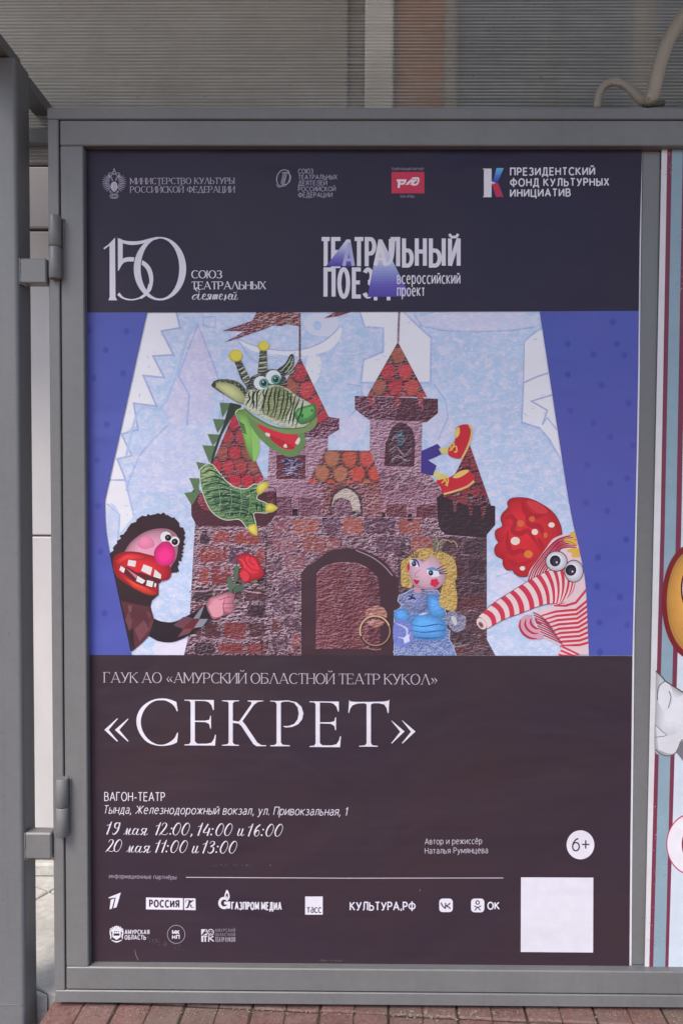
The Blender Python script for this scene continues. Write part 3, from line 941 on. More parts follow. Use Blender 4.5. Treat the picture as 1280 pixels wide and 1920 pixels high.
# ---- castle
ST = (126, 84, 96)
cz = Pr(4, ('stone', 'flat'))
def bricks(x0, x1, y0, y1, rh, bwid, cols, a, skip=.1, seed=1, clip=None):
    r = random.Random(seed)
    y = y0; k = 0
    while y < y1 - 6:
        h = min(rh * r.uniform(.85, 1.15), y1 - y)
        x = x0 + (0 if k % 2 else -bwid * .45)
        while x < x1:
            w_ = bwid * r.uniform(.75, 1.25)
            a0, a1 = max(x, x0) + 3.6, min(x + w_, x1) - 3.6
            if a1 - a0 > 6 and r.random() > skip and not (clip and clip((a0 + a1) / 2, y + h / 2)):
                j = lambda: r.uniform(-2.2, 2.2)
                m1 = (a0 + a1) / 2
                cz.face([(a0 + j(), y + 4 + j()), (m1, y + 3 + j()), (a1 + j(), y + 4 + j()), (a1 + j(), y + h * .5), (a1 + j(), y + h - 4 + j()), (m1, y + h - 3 + j()), (a0 + j(), y + h - 4 + j()), (a0 + j(), y + h * .5)], r.choice(cols), r.uniform(*a), hold=True)
            x += w_
        y += h; k += 1
    cz.up()
# curtain wall of the castle
cz.face(q('x', '366,978 505,978 505,938 604,905 820,905 822,985 912,1000 912,1199 928,1229 345,1229 354,1190'), ST, 1.0)
cz.face(q('x', '745,1008 912,1008 912,1199 928,1229 745,1229'), (82, 54, 62), .3)
cz.face(q('x', '360,1104 430,1092 500,1090 600,1130 600,1229 345,1229 354,1190'), (98, 68, 78), 1)
DK = [(134, 48, 50), (140, 54, 50), (60, 40, 52), (52, 34, 46), (92, 56, 78), (126, 46, 48), (150, 64, 56), (48, 34, 44)]
bricks(371, 500, 992, 1100, 34, 46, DK, (.2, .38), .12, 3)
bricks(362, 500, 1100, 1229, 33, 50, [(104, 46, 52), (58, 36, 46), (54, 36, 44), (122, 50, 50), (80, 44, 50)], (.15, .35), .1, 8)
dclip = lambda x, y: (x > 563 and y > 1085) or (x > 585 and y > 1050)
bricks(508, 640, 970, 1085, 33, 52, [(150, 78, 70), (168, 92, 76), (104, 66, 86), (92, 58, 72), (140, 84, 92), (110, 58, 62)], (.3, .5), .2, 5, dclip)
bricks(506, 566, 1085, 1229, 34, 42, [(140, 66, 62), (92, 60, 78), (120, 56, 58), (84, 56, 70), (104, 58, 62)], (.2, .4), .1, 15)
bricks(640, 822, 967, 1040, 34, 60, [(172, 90, 72), (112, 72, 92), (96, 60, 78), (160, 84, 72), (120, 62, 66)], (.3, .5), .25, 6)
bricks(748, 910, 1010, 1229, 36, 48, [(92, 50, 54), (66, 46, 54), (78, 48, 54), (84, 52, 60)], (.12, .3), .15, 7)
cz.stroke(q('x', '370,990 504,990'), 1.6, (206, 186, 200), 1)
cz.stroke(q('x', '500,990 498,1100 490,1229'), 3, (66, 40, 50), .3)
cz.stroke(q('D', '440,228 520,236 600,238'), 1.6, (200, 180, 190), 1)
for pts_ in ('366,1025 420,1018 470,1030 498,1022', '364,1060 410,1054 455,1064 500,1056', '356,1110 420,1104 490,1112', '352,1160 420,1150 500,1160 560,1150', '350,1190 430,1200 520,1190'):
    cz.stroke([(x + rn.uniform(-1, 1), y + rn.uniform(-2, 2)) for x, y in So(q('x', pts_))], 3.0, (170, 140, 154), 1)
def frayed(n_, box, cols, wmax, seed):
    r = random.Random(seed)                           # short crinkled threads of pale plaster in the joints
    for _ in range(n_):
        x, y = r.uniform(box[0], box[2]), r.uniform(box[1], box[3])
        if dclip(x, y) and x < 745: continue
        L_ = r.uniform(3, 9)
        cz.stroke([(x, y), (x + L_ * .4, y + r.uniform(-2.4, 2.4)), (x + L_ * .7, y + r.uniform(-2.4, 2.4)), (x + L_, y + r.uniform(-2, 2))], [.5, r.uniform(.8, wmax), .5], r.choice(cols), .6, hold=True)
    cz.up()
PL = [(206, 178, 190), (190, 160, 174), (218, 196, 204), (174, 142, 158)]
frayed(420, (508, 968, 820, 1050), PL, 1.9, 1)
for yy_ in (998, 1034, 1068): frayed(60, (366, yy_ - 7, 500, yy_ + 7), PL, 1.8, yy_)
for yy_ in (1130, 1163, 1198): frayed(56, (356, yy_ - 6, 566, yy_ + 6), [(178, 150, 162), (160, 132, 146), (190, 166, 176)], 1.6, yy_)
for xx_ in (410, 455, 500, 545): frayed(50, (xx_ - 8, 990, xx_ + 8, 1225), [(184, 156, 168), (168, 140, 154)], 1.6, xx_)
frayed(160, (506, 1050, 566, 1225), PL, 1.6, 9)
for _ in range(26):                                   # frayed pale threads along the dim right wall
    x, y = rn.uniform(770, 900), rn.choice([1042, 1090, 1150, 1186, 1210]) + rn.uniform(-5, 5)
    cz.stroke([(x, y), (x + rn.uniform(5, 16), y + rn.uniform(-4, 3)), (x + rn.uniform(18, 30), y + rn.uniform(-5, 4))], .9, (150, 126, 132), .8)
# parapet with merlons
cz.face(q('x', '504,905 822,905 822,968 504,968'), (176, 124, 142), .95)
for (x0, x1, y0, y1, c) in ((508, 546, 930, 967, (118, 66, 84)), (562, 602, 934, 967, (122, 70, 88)), (606, 622, 908, 967, (138, 74, 66)), (676, 712, 908, 967, (142, 72, 74)), (724, 762, 945, 969, (112, 50, 60)), (780, 818, 947, 971, (104, 46, 56))):
    cz.face([(x0, y0), (x1, y0), (x1, y1), (x0, y1)], c, .45)
for (x, y, w_) in ((548, 954, 10), (604, 960, 9), (714, 962, 8), (764, 964, 8)):
    cz.face([(x, y), (x + w_, y), (x + w_, y + 13), (x, y + 13)], (38, 26, 34), .1)
cz.stroke(q('x', '546,932 546,968'), 1.2, (70, 40, 54), .2); cz.stroke(q('x', '560,934 560,968'), 1.2, (70, 40, 54), .2)
cz.stroke(q('x', '504,969 660,970 820,972'), 1.6, (190, 160, 176), 1)
castle = cz.build('castle', poster)

def scales(pr, pts_rows, r, cols, back, outline, a=.6):
    """roof tiles cut like shields, upper rows lapping over lower ones, trimmed to the roof's outline"""
    pr.face(outline, back, .6)
    for (x, y) in sorted(pts_rows, key=lambda p_: -p_[1]):
        c = rn.choice(cols)
        sh = S([(x - r * .92, y - r * 1.0), (x, y - r * 1.15), (x + r * .92, y - r * 1.0), (x + r * 1.06, y), (x + r * .62, y + r * .95), (x, y + r * 1.22), (x - r * .62, y + r * .95), (x - r * 1.06, y)], 3)
        sh = [(sx_ + rn.uniform(-.5, .5), sy_ + rn.uniform(-.5, .5)) for sx_, sy_ in sh]
        for k_, col_, al_ in ((1.0, tuple(v * .45 for v in c), .5), (.88, tuple(v * .8 for v in c), a + .2), (.72, c, a + .1)):
            q_ = clip_convex([(x + (hx - x) * k_, y - r * .12 * (1 - k_) * 3 + (hy - y) * k_) for hx, hy in sh], outline)
            if q_: pr.face(q_, col_, al_)
RC = [(208, 72, 74), (202, 78, 62), (172, 96, 74), (190, 58, 68), (204, 84, 74)]
# tower with the round-topped window
t = Pr(6, ('stone', 'flat'))
t.face(q('4', '228,712 646,728 640,1024 640,1220 222,1220'), (196, 152, 170), .95)
t.face(q('x', '791,880 806,890 830,925 820,946 690,946 690,880'), (172, 122, 140), .95)
t.face(q('4', '107,522 770,545 770,660 680,732 215,712 107,628'), (112, 48, 70), .75)
t.face(q('4', '480,535 770,545 770,660 680,732 420,722'), (88, 38, 52), .3)
for x in (240, 440, 630): t.face(q('4', f'{x-26},515 {x+26},515 {x+18},575 {x+22},625 {x-14},600'), (172, 50, 62), .6)
t.stroke(q('4', '215,712 440,722 660,732'), 1.4, (206, 178, 192), .8)
for (x, y) in ((700, 905), (716, 893), (742, 896), (770, 898), (728, 914), (756, 916), (788, 912)):
    t.ell(x, y, 10, 7, (126, 84, 100), .7)
tower = t.build('tall_tower', castle)
t = Pr(9, ('stone', 'flat'))
scales(t, q('4', '452,200 372,335 508,335 300,455 432,462 562,462 240,560 365,560 500,560 640,560'), 15.5, RC, (104, 40, 50), q('4', '450,90 685,532 440,528 205,522'), .1)
t.build('tower_roof', tower)
t = Pr(9, ('stone', 'flat'))
ar = So(q('4', '372,860 400,780 480,735 560,785 585,870'))
t.face(q('5', '342,230 352,40') + ar + q('5', '588,40 580,236'), (84, 38, 52), .2)
t.face(q('5', '372,215 380,40') + So(q('4', '395,860 425,800 480,765 540,805 562,870')) + q('5', '562,60 556,215'), (70, 38, 50), .35)
for pts_ in ('400,880 440,840 480,900 530,850', '380,960 440,930 500,990 560,940', '400,1030 450,1000 520,1040'):
    t.stroke(So(q('4', pts_)), 1.5, (196, 168, 182), .9)
for pts_ in ('400,130 450,100 500,150 560,110', '390,200 440,160 520,190 555,170'):
    t.stroke(So(q('5', pts_)), 1.3, (176, 148, 164), .9)
t.face(S(q('4', '440,830 480,790 500,860 480,930 455,915')), (44, 92, 110), .7)
t.build('tower_window', tower)
t = Pr(9, ('flat',))
pole = q('4', '452,92 456,-60 462,-152')
t.stroke(pole, 3.4, (176, 150, 160))
for k in range(15):
    a_ = k / 15
    y = 641 - a_ * 57
    t.stroke([(746 + (641 - y) * .035, y), (746.1 + (641 - y) * .035, y - 2)], 3.6, (72, 36, 46), hold=True)
t.build('flag_pole', tower)
# middle tower behind the dragon
t = Pr(6, ('stone', 'flat'))
t.face(q('2', '702,170 1172,60 1172,180 1160,190 1080,330 1010,450 1000,560 640,560 640,410 690,410'), (198, 154, 172), .95)
t.face(q('1', '960,852 985,800 1180,690 1262,702 1262,790 1180,840 1172,858'), (118, 44, 74), .8)
t.build('middle_tower', castle)
midt = bpy.data.objects['middle_tower']
t = Pr(8, ('stone', 'flat'))
scales(t, q('1', '945,340 880,450 1000,480 940,600 1065,590 820,560 1010,730 1130,700'), 16.5, RC, (110, 40, 56), q('1', '950,215 1180,695 985,810 815,440'), .1)
t.build('tower_roof', midt)
t = Pr(8, ('stone', 'flat'))
t.face(q('2', '760,225 992,225 992,422 762,420'), (104, 42, 54), .3)
for cx, cy, rx, ry, c in ((870, 280, 70, 30, (58, 48, 118)), (900, 320, 60, 34, (40, 36, 84)), (860, 350, 56, 26, (74, 66, 140)), (900, 390, 60, 16, (92, 40, 70)), (950, 300, 30, 26, (64, 34, 80))):
    t.el('2', cx, cy, rx, ry, c, a=.9)
for pts_ in ('830,330 860,350 890,320 930,345', '840,380 880,365 930,385', '850,260 890,285 930,255'):
    t.stroke(So(q('2', pts_)), 1.6, (178, 170, 208), .9)
t.stroke(q('2', '760,424 1000,424'), 2, (206, 182, 196), .8)
t.build('tower_window', midt)
t = Pr(8, ('stone', 'flat'))
t.face(q('A', '985,250 994,250 993,37 985,37'), (150, 110, 120), .5)
for k in range(20):
    y = 668 - k * 4.1
    t.face([(560.5, y), (563.8, y), (563.8, y - 2), (560.5, y - 2)], (84, 36, 46), .3, hold=True)
t.up()
t.face(q('A', '790,37 990,37 990,104 930,92 905,102 870,98 820,118 700,160 640,178 735,126 632,124 772,76'), (150, 76, 52), 1)
t.face(q('A', '772,76 632,124 735,126 640,178 700,160 790,128 800,80'), (128, 50, 62), .6)
t.build('pennant', midt)
t = Pr(7, ('stone',))
t.face(q('A', '1100,66 1150,37 1226,37 1165,56'), (134, 60, 62), .6)
t.build('pennant', tower)
# gate house
t = Pr(7, ('stone', 'flat'))
t.face(q('x', '605,906 712,906 712,968 605,968'), (140, 72, 70), .8)
t.face(q('x', '690,906 716,906 716,968 690,968'), (152, 84, 80), .8)
t.build('gate_house', castle)
gh = bpy.data.objects['gate_house']
t = Pr(9, ('stone', 'flat'))
scales(t, q('x', '622,862 655,862 688,862 604,888 638,890 670,890 703,888 590,912 622,914 654,914 688,914'), 15.5, [(204, 82, 66), (196, 90, 66), (184, 114, 82), (206, 76, 70)], (138, 52, 58), q('x', '611,844 694,845 715,906 576,906'), .1)
t.build('gate_roof', gh)
t = Pr(9, ('stone', 'flat'))
t.face([(618, 968)] + So(q('x', '618,945 624,924 648,911 672,924 680,945')) + [(680, 968)], (76, 44, 50), .4)
t.face([(622, 968)] + So(q('x', '622,946 628,928 648,916 668,928 675,946')) + [(675, 968)], (222, 214, 190), .7)
t.face([(622, 968)] + So(q('x', '622,948 630,936 646,934 656,940 660,954')) + [(660, 968)], (128, 82, 98), .8)
t.face(q('x', '660,957 675,957 675,968 660,968'), (66, 52, 50), .8)
t.build('arched_window', gh)
# corner turrets
t = Pr(7, ('stone', 'flat'))
t.face(q('B', '487,60 520,20 530,60 880,55 886,150 836,212 515,212 490,165'), (82, 44, 54), .05)
t.face(q('2', '150,520 250,600 250,680 170,660 130,600'), (140, 40, 56), .4)
t.face(q('2', '690,520 740,515 740,625 690,620'), (96, 44, 56), .2)
t.stroke(So(q('2', '690,480 740,490 757,530 757,650')), 1.4, (52, 28, 38), 0)
t.build('turret', castle)
tu = bpy.data.objects['turret']
t = Pr(9, ('stone', 'flat'))
scales(t, q('A', '685,550 655,618 722,618 632,690 690,690 750,690 600,755 660,755 720,755 780,755 690,820 750,820 810,820'), 13.5, [(188, 52, 64), (176, 60, 62), (160, 78, 66), (192, 44, 62)], (112, 34, 48), q('A', '687,498 748,640 824,805 770,850 700,850 630,800 584,742'), .1)
t.build('turret_roof', tu)
t = Pr(7, ('stone', 'flat'))
t.face(q('5', '760,480 830,440 1195,545 1228,550 1228,700 1160,780 1155,805 830,780 780,720 765,640'), (56, 38, 46), .06)
tu2 = t.build('turret', castle)
t = Pr(9, ('stone', 'flat'))
scales(t, q('x', '881,850 872,868 890,872 862,892 880,896 899,896 852,916 872,920 892,922 910,922 845,936 866,940'), 11, [(132, 40, 52), (120, 36, 48), (142, 48, 54)], (84, 30, 42), q('5', '1025,60 1195,545 1000,545 815,475'), .1)
for x, y0, y1 in ((905, 480, 600), (1030, 500, 625), (1130, 540, 640)):
    t.face(q('5', f'{x-22},{y0} {x+26},{y0+10} {x+14},{y1} {x-6},{y1+6}'), (104, 34, 46), .4)
t.build('turret_roof', tu2)
# gate
t = Pr(9, ('flat', 'stone'))
t.face(q('6', '88,853 88,262') + So(q('6', '120,225 190,180 270,122 390,102 520,120 640,188 715,280')) + q('6', '735,300 735,853'), (72, 50, 57), 0)
t.stroke(So(q('6', '150,200 190,165 270,115 390,96 500,108')), 2.2, (118, 84, 96), 0)
t.stroke(So(q('6', '450,112 560,160 640,220 695,282')), 1.8, (176, 146, 158), 0)
t.build('gate', castle)
gate = bpy.data.objects['gate']
t = Pr(10, ('stone', 'flat'))
t.face(q('6', '183,770 190,275') + So(q('6', '225,235 290,205 370,196 460,203 540,235 600,300')) + q('6', '612,430 612,770'), (116, 56, 62), .42)
t.face(q('6', '340,200 420,200 430,770 345,770'), (108, 50, 58), .42)
t.face(q('6', '520,235 600,300 612,430 612,770 540,770 535,480'), (98, 46, 55), .35)
t.stroke(So(q('6', '190,275 225,235 290,205 370,196 460,203 520,228')), 1.6, (176, 132, 138), .8, mat='stone')
t.face(So(q('6', '515,550 520,515 560,488 600,486 640,500 660,545 655,562')), (190, 128, 104), .7)
t.build('gate_leaf', gate)
t = Pr(12, ('flat', 'stone'))
cx, cy = q('6', '582,652')[0]
t.ring(cx, cy, 28.5, 28.5, 4.2, (52, 34, 38))
t.ring(cx - 1, cy - .5, 28, 28, 2.8, (216, 180, 138), 20, 200)
t.ring(cx, cy, 27, 27, 2.4, (164, 126, 104), 205, 380)
t.ring(cx, cy + 5, 30, 30, 1.2, (178, 140, 124), 235, 290)
t.face(So(q('6', '525,595 545,578 590,574 640,592 610,622 575,628 545,615')), (186, 126, 104), .7, mat='stone')
t.build('ring_knocker', gate)

# ---- side curtains with faint spots
for nm, outline, spots in (
    ('curtain', [(150, 585.5), (276, 585)] + So([(197, 938), (198, 985), (203, 1020), (212, 1068), (247, 1229)]) + [(150, 1228)],
     [('A', 95, 212), ('A', 190, 125), ('A', 40, 340), ('A', 175, 320), ('A', 100, 555), ('B', 90, 615), ('B', 60, 120), ('B', 70, 330), ('A', 20, 120), ('A', 55, 720)]),
    ('curtain', [(1011, 583.5), (xr(583.2), 583), (xr(700), 700), (xr(800), 800), (xr(900), 900), (xr(1000), 1000), (xr(1100), 1100), (xr(1229), 1229), (1103, 1229)] + So([(1103, 1226), (1097, 1100), (1085, 1030), (1064, 930), (1011, 583.5)])[:-1],
     [('C', 1120, 75), ('C', 935, 165), ('C', 1137, 165), ('C', 1040, 207), ('C', 1168, 212), ('C', 935, 292), ('C', 1075, 335), ('C', 1185, 410), ('C', 945, 440), ('C', 1040, 493), ('C', 1110, 550), ('C', 1015, 667), ('C', 1180, 720), ('C', 1110, 742), ('C', 1205, 585),
      ('D', 1010, 95), ('D', 1097, 127), ('D', 1175, 245), ('D', 1060, 320), ('D', 1055, 440), ('D', 1150, 485), ('D', 1065, 590), ('D', 1180, 600), ('D', 1068, 712)])):
    t = Pr(19, ('curtain',))
    t.face(outline, (79, 89, 168))
    for fr, x, y in spots:
        ox, oy, f = FR[fr]
        X, Y_ = ox + x / f, oy + y / f
        t.z += DZ * 4; t.ell(X, Y_, 6.4, 7, (70, 80, 164), hold=True, n=14); t.z += DZ * 4; t.ell(X + .4, Y_ + .6, 4.6, 5.2, (64, 72, 154), hold=True, n=12); t.z -= DZ * 8
    t.build(nm, poster)

# ---- dragon puppet
GR, GD, GL_ = (118, 148, 92), (56, 84, 62), (150, 194, 98)
d = Pr(12, ('flat', 'stripe'))
for tri in ('A:620,455 672,458 632,525', 'A:588,530 648,533 610,595', 'A:564,600 628,603 588,655', 'A:540,652 604,655 572,732', 'A:512,728 585,742 535,800', 'A:479,803 535,805 508,870', 'B:457,60 535,48 492,118', 'A:495,845 520,830 530,880'):
    fr, s_ = tri.split(':')
    d.face(q(fr, s_), (98, 124, 86))
d.face(So(q('A', '668,455 720,470 688,505 632,600 600,690 586,745 576,740 598,660 636,560')), (52, 62, 48))
d.soft(So(q('A', '690,488 735,490 770,540 800,610 800,690 775,727 750,690 735,640 715,560')), (140, 190, 96))
d.face(So(q('A', '765,560 800,610 800,690 776,725 770,640')), (150, 206, 104))
d.stroke(q('1', '430,660 455,630 500,625'), 2, (196, 214, 160))
for k in range(6):
    d.stroke(q('A', f'{712+k*3},{545+k*9} {735+k*2},{560+k*8}'), 1.6, (46, 58, 46))
# arm
arm = So(q('2', '150,345 195,308 245,305 300,370 370,450 440,490 520,500 590,462 640,500 600,575 690,622 690,685 580,690 592,785 530,805 465,740 350,742 250,682 190,572 158,460 150,345'))
d.stroke(arm, 3, (214, 220, 196), closed=True)
d.face(arm, (92, 136, 84), 1, 'stripe')
d.face(So(q('2', '250,540 380,520 520,560 560,640 470,710 350,700 270,640')), (62, 108, 72), .9, 'stripe')
d.face(So(q('2', '160,350 230,320 270,370 200,440 165,420')), (150, 176, 112), .9, 'stripe')
for k, s_ in enumerate(('165,380 240,350 330,400', '170,420 280,400 380,460', '180,470 300,450 420,500', '195,530 330,500 480,540', '215,580 350,550 540,590', '235,630 380,600 560,640', '290,680 420,650 560,690', '370,715 470,690 560,720', '520,530 600,500', '560,610 660,640', '480,730 560,700 580,760', '600,600 605,680', '640,605 645,680')):
    d.stroke(So(q('2', s_)), [1.2, 3.2, 1.0], (36, 56, 42), .6)
for x in (300, 390, 470, 540): d.stroke(q('2', f'{x},470 {x+14},600 {x-6},720'), .9, (150, 180, 120), .6)
for c_ in ('600,492 640,446 698,445 688,492 622,545', '676,625 720,614 772,652 722,686 676,680', '532,802 598,780 610,862 592,870 545,842'):
    d.soft(S(q('2', c_)), (226, 208, 92), k=.84)
dragon = d.build('dragon_puppet', poster)
h = Pr(14, ('flat', 'stripe'))
# horns, ears, tuft
h.face(q('1', '424,246 476,233 548,380 575,440 520,450 478,390'), (60, 64, 52), .9, 'stripe')
h.face(q('1', '628,160 683,160 688,322 650,345 610,340'), (72, 76, 60), .9, 'stripe')
for s_, w_ in (('455,318 500,292', 2.2), ('478,345 522,318', 3), ('490,385 545,350', 2.6), ('505,420 560,390', 2), ('622,215 684,205', 1.6), ('622,260 685,252', 3.2), ('618,300 686,290', 2.6), ('618,325 686,322', 1.6)):
    h.stroke(q('1', s_), w_, (196, 200, 166), .5)
for cx, cy, rx, ry in ((435, 200, 54, 48), (657, 122, 46, 40)):
    h.el('1', cx, cy, rx, ry, (196, 178, 52)); h.el('1', cx + 3, cy - 2, rx * .88, ry * .88, (230, 212, 78))
h.face(S(q('1', '760,320 830,262 868,195 892,190 902,225 900,280 918,322 860,350 800,362')), (50, 54, 46), .9, 'stripe')
for s_ in ('790,330 850,265 880,205', '830,340 875,280 895,215', '850,345 890,300 905,270', '860,350 905,320'):
    h.stroke(So(q('1', s_)), [1, 2.2, .8], (190, 196, 168))
h.face(S(q('1', '242,430 290,392 400,392 470,420 525,492 516,570 465,582 345,512 255,455'), 4), (86, 92, 60), .9, 'stripe')
h.soft(S(q('1', '262,432 330,412 430,440 500,510 516,560 465,578 350,508'), 4), (200, 202, 142), k=.82)
for s_ in ('262,402 268,445', '320,388 330,412', '365,386 375,410', '405,398 420,425', '440,412 450,445', '470,430 480,475', '500,462 505,500'):
    h.stroke(q('1', s_), 2.4, (48, 50, 38))
h.el('1', 262, 432, 16, 22, (66, 64, 44))
# head
h.face(S(q('1', '520,470 560,370 640,338 700,308 780,318 835,380 838,445 700,480 560,500')), (54, 60, 50), .9, 'stripe')
snout = S(q('1', '505,560 540,480 620,468 700,440 780,438 850,468 940,530 1040,590 1076,650 1030,730 960,775 880,780 760,750 660,700 560,650 505,610'))
h.face(snout, (206, 210, 180), .9, 'stripe')
h.face(S(q('1', '690,470 780,452 880,500 900,560 860,650 800,720 700,690 640,640 650,550')), (156, 164, 112), .9, 'stripe')
h.face(S(q('1', '740,455 800,450 870,500 840,560 760,560')), (128, 142, 86), .9, 'stripe')
for i in range(15):
    f = i / 14
    x0, y0 = 545 + f * 430, 490 + (f ** 1.5) * 100 - 75 * math.sin(f * math.pi * .85)
    x1, y1 = 515 + f * 400, 600 + f * 175
    mx, my = (x0 + x1) / 2 + rn.uniform(-24, 14) + 8, (y0 + y1) / 2 + rn.uniform(-15, 15)
    h.stroke(So(q('1', f'{x0},{y0} {(x0+mx)/2+rn.uniform(-14,6)},{(y0+my)/2} {mx},{my} {(x1+mx)/2+rn.uniform(-10,12)},{(y1+my)/2} {x1},{y1}')), [1.4, rn.uniform(2.6, 4), rn.uniform(1.8, 3.4), rn.uniform(2, 3.6), 1], (38, 44, 34), .5)
    if i % 3 == 0:
        h.stroke(So(q('1', f'{x0+16},{y0+20} {mx+20},{my-10} {mx+12},{my+40}')), [.6, 3.6, .6], (138, 150, 92), .6)
h.face(So(q('1', '498,612 600,690 740,762 880,778 1000,762 1082,690 1074,762 1000,812 880,828 770,808 610,740 515,668 498,612')), (128, 156, 98), .3)
h.stroke(So(q('1', '505,625 600,700 740,770 880,786 1000,768')), 1.6, (84, 108, 66))
h.build('dragon_head', dragon)
hd = bpy.data.objects['dragon_head']
h = Pr(13, ('flat', 'stripe'))
h.face(So(q('1', '505,630 560,680 640,760 760,800 960,812 1000,800')) + So(q('2', '975,10 992,90 985,155 925,230 850,240 800,220 700,160 610,75 560,0')), (114, 146, 88))
h.face(So(q('1', '618,742 700,780 800,815 900,826')) + q('2', '930,62 937,120') + So(q('2', '900,182 830,182 760,140 690,72 610,0')), (222, 52, 66))
h.face(So(q('2', '690,60 790,100 900,160 880,180 800,165 720,110')), (196, 40, 56))
for s_ in ('672,50 705,55 705,80 680,72', '815,160 835,136 846,168', '910,130 938,86 950,105 935,142'):
    h.face(S(q('2', s_)), (232, 228, 206))
h.build('lower_jaw', hd)
h = Pr(15, ('flat', 'stripe'))
h.soft(S(q('1', '905,680 930,625 1000,600 1068,585 1078,620 1074,690 1010,740 945,745')), (98, 168, 90))
h.face(S(q('1', '925,670 950,640 1010,615 1055,610 1050,660 990,700')), (116, 188, 104))
h.el('1', 966, 680, 12, 15, (58, 112, 58)); h.el('1', 1045, 638, 9, 13, (66, 122, 64))
h.build('nose', hd)
for (ex, ey, er, ix, iy) in ((638, 418, 58, 660, 420), (736, 372, 60, 755, 390)):
    h = Pr(16, ('flat',))
    h.el('1', ex, ey, er + 3, er - 1, (130, 140, 130)); h.el('1', ex, ey, er, er - 4, (228, 232, 230))
    h.el('1', ix, iy, 38, 38, (66, 138, 124)); h.el('1', ix, iy, 31, 31, (104, 176, 158)); h.el('1', ix, iy, 23, 24, (28, 52, 50)); h.el('1', ix - 6, iy - 9, 6, 6, (220, 234, 228))
    h.build('eye', hd)

# ---- brown-haired man puppet holding out a rose
m = Pr(12, ('flat',))
hair = So(q('3', '65,405 130,300 175,235 260,150 340,110 420,95 500,102 560,150 610,215 620,300 605,370 600,440 570,455 575,520 530,540'))
jag = []
for i, (x, y) in enumerate(hair):
    r_ = rn.choice([3.4, 2.2, -.4, .6, 2.8, -1])
    a_ = math.atan2(y - 1030, x - 280)
    jag.append((x + math.cos(a_) * (r_ + rn.uniform(-.8, .8)), y + math.sin(a_) * (r_ + rn.uniform(-.8, .8))))
m.face(q('3', '75,400 100,560 150,760 210,990 238,1124 120,1124 20,620 40,400'), (56, 40, 44))
m.face(jag + q('3', '430,600 430,700 380,745 200,800 110,600'), (58, 40, 46))
m.face(q('3', '100,560 250,640 430,690 380,745 370,790 400,900 410,960 240,1120 205,980 150,760'), (56, 40, 44))
# jacket
m.face(q('3', '148,745 250,770 360,790 400,890 405,960 310,1060 242,1118'), (92, 50, 58))
for s_, c in (('200,770 215,790 230,770 225,830 210,830', (120, 84, 92)), ('205,820 235,900 215,970 180,890', (112, 66, 74)), ('340,820 372,840 372,890 350,870', (112, 66, 74)), ('250,960 320,890 360,960 290,1050', (118, 70, 78)), ('205,975 240,950 250,1100 240,1115', (48, 36, 42)), ('360,900 405,880 402,960 360,985', (104, 60, 66))):
    m.face(q('3', s_), c)
m.face(So(q('3', '400,880 450,900 540,905 640,860 720,815 785,770')) + q('3', '830,885') + So(q('3', '770,930 690,985 600,1035 520,1058 430,1048 355,1010')), (46, 38, 44))
for s_, c in (('540,930 610,870 640,862 690,880 610,955', (110, 70, 80)), ('610,955 690,882 740,882 700,950 660,985', (108, 46, 54)), ('570,1020 620,955 680,955 660,990', (120, 74, 84)), ('690,880 740,812 772,780 755,830 735,880', (138, 136, 148)), ('695,950 740,882 800,882 760,940', (142, 140, 152)), ('760,940 800,882 830,882 800,925', (60, 56, 64))):
    m.face(q('3', s_), c)
man = m.build('man_puppet', poster)
f = Pr(14, ('flat',))
f.soft(So(q('3', '175,378 220,310 300,245 380,212 460,203 520,215 570,260 575,350 560,430 520,500 520,560 480,590 430,595 200,520')), (216, 152, 172))
f.soft(S(q('3', '275,330 290,280 340,258 390,290 400,330 370,350 320,358')), (224, 130, 164), k=.97)
f.soft(So(q('3', '88,440 110,405 175,378 260,378 340,395 420,420 500,470 520,500 522,560 490,592 440,595 425,625 428,690 390,705 330,695 240,650 130,575 92,510')), (206, 40, 50), sx=0)
f.soft(So(q('3', '100,450 180,395 260,392 340,412 300,440 200,440 120,480')), (222, 58, 62))
f.soft(So(q('3', '150,560 240,610 340,660 420,690 390,703 330,693 240,650')), (226, 70, 52))
f.face(So(q('3', '140,500 200,495 260,530 300,535 370,560 450,590 425,625 400,650 340,640 260,610 170,545')), (92, 30, 42))
f.face(q('3', '185,500 270,555 262,580 205,520'), (206, 116, 128))
for s_ in ('205,438 263,448 255,492 197,480', '318,472 384,497 370,555 300,520', '402,510 450,550 447,582 392,565', '148,484 180,505 170,538 136,515', '272,558 332,595 310,620 262,598', '345,590 393,602 383,645 336,630', '400,612 416,618 408,645 396,640'):
    f.face(q('3', s_), (226, 218, 216))
fo = f.build('man_face', man)
f = Pr(16, ('flat',))
f.soft(S(q('3', '395,400 410,350 460,305 510,305 550,360 552,430 520,475 460,485 415,460')), (222, 46, 126), sx=0, sy=.12, k=.86, n=9, hi=1.12)
f.build('nose', fo)
for ex, ey, r_, px_, py_ in ((485, 268, 41, 502, 273), (550, 300, 36, 552, 304)):
    f = Pr(15, ('flat',))
    f.el('3', ex, ey, r_ + 3, r_ + 3, (178, 150, 160)); f.el('3', ex, ey, r_, r_, (230, 228, 230)); f.el('3', px_, py_, 24, 24, (30, 20, 24)); f.el('3', px_ - 3, py_ - 3, 7, 7, (120, 116, 120))
    f.build('eye', fo)
f = Pr(15, ('flat',))
f.soft(So(q('3', '785,775 815,725 880,705 940,685 985,690 1000,720 995,760 1000,800 985,840 930,850 870,878 835,880 800,825')), (214, 140, 156))
f.face(So(q('3', '800,790 840,760 890,745 905,790 910,850 860,870 830,860')), (222, 154, 166))
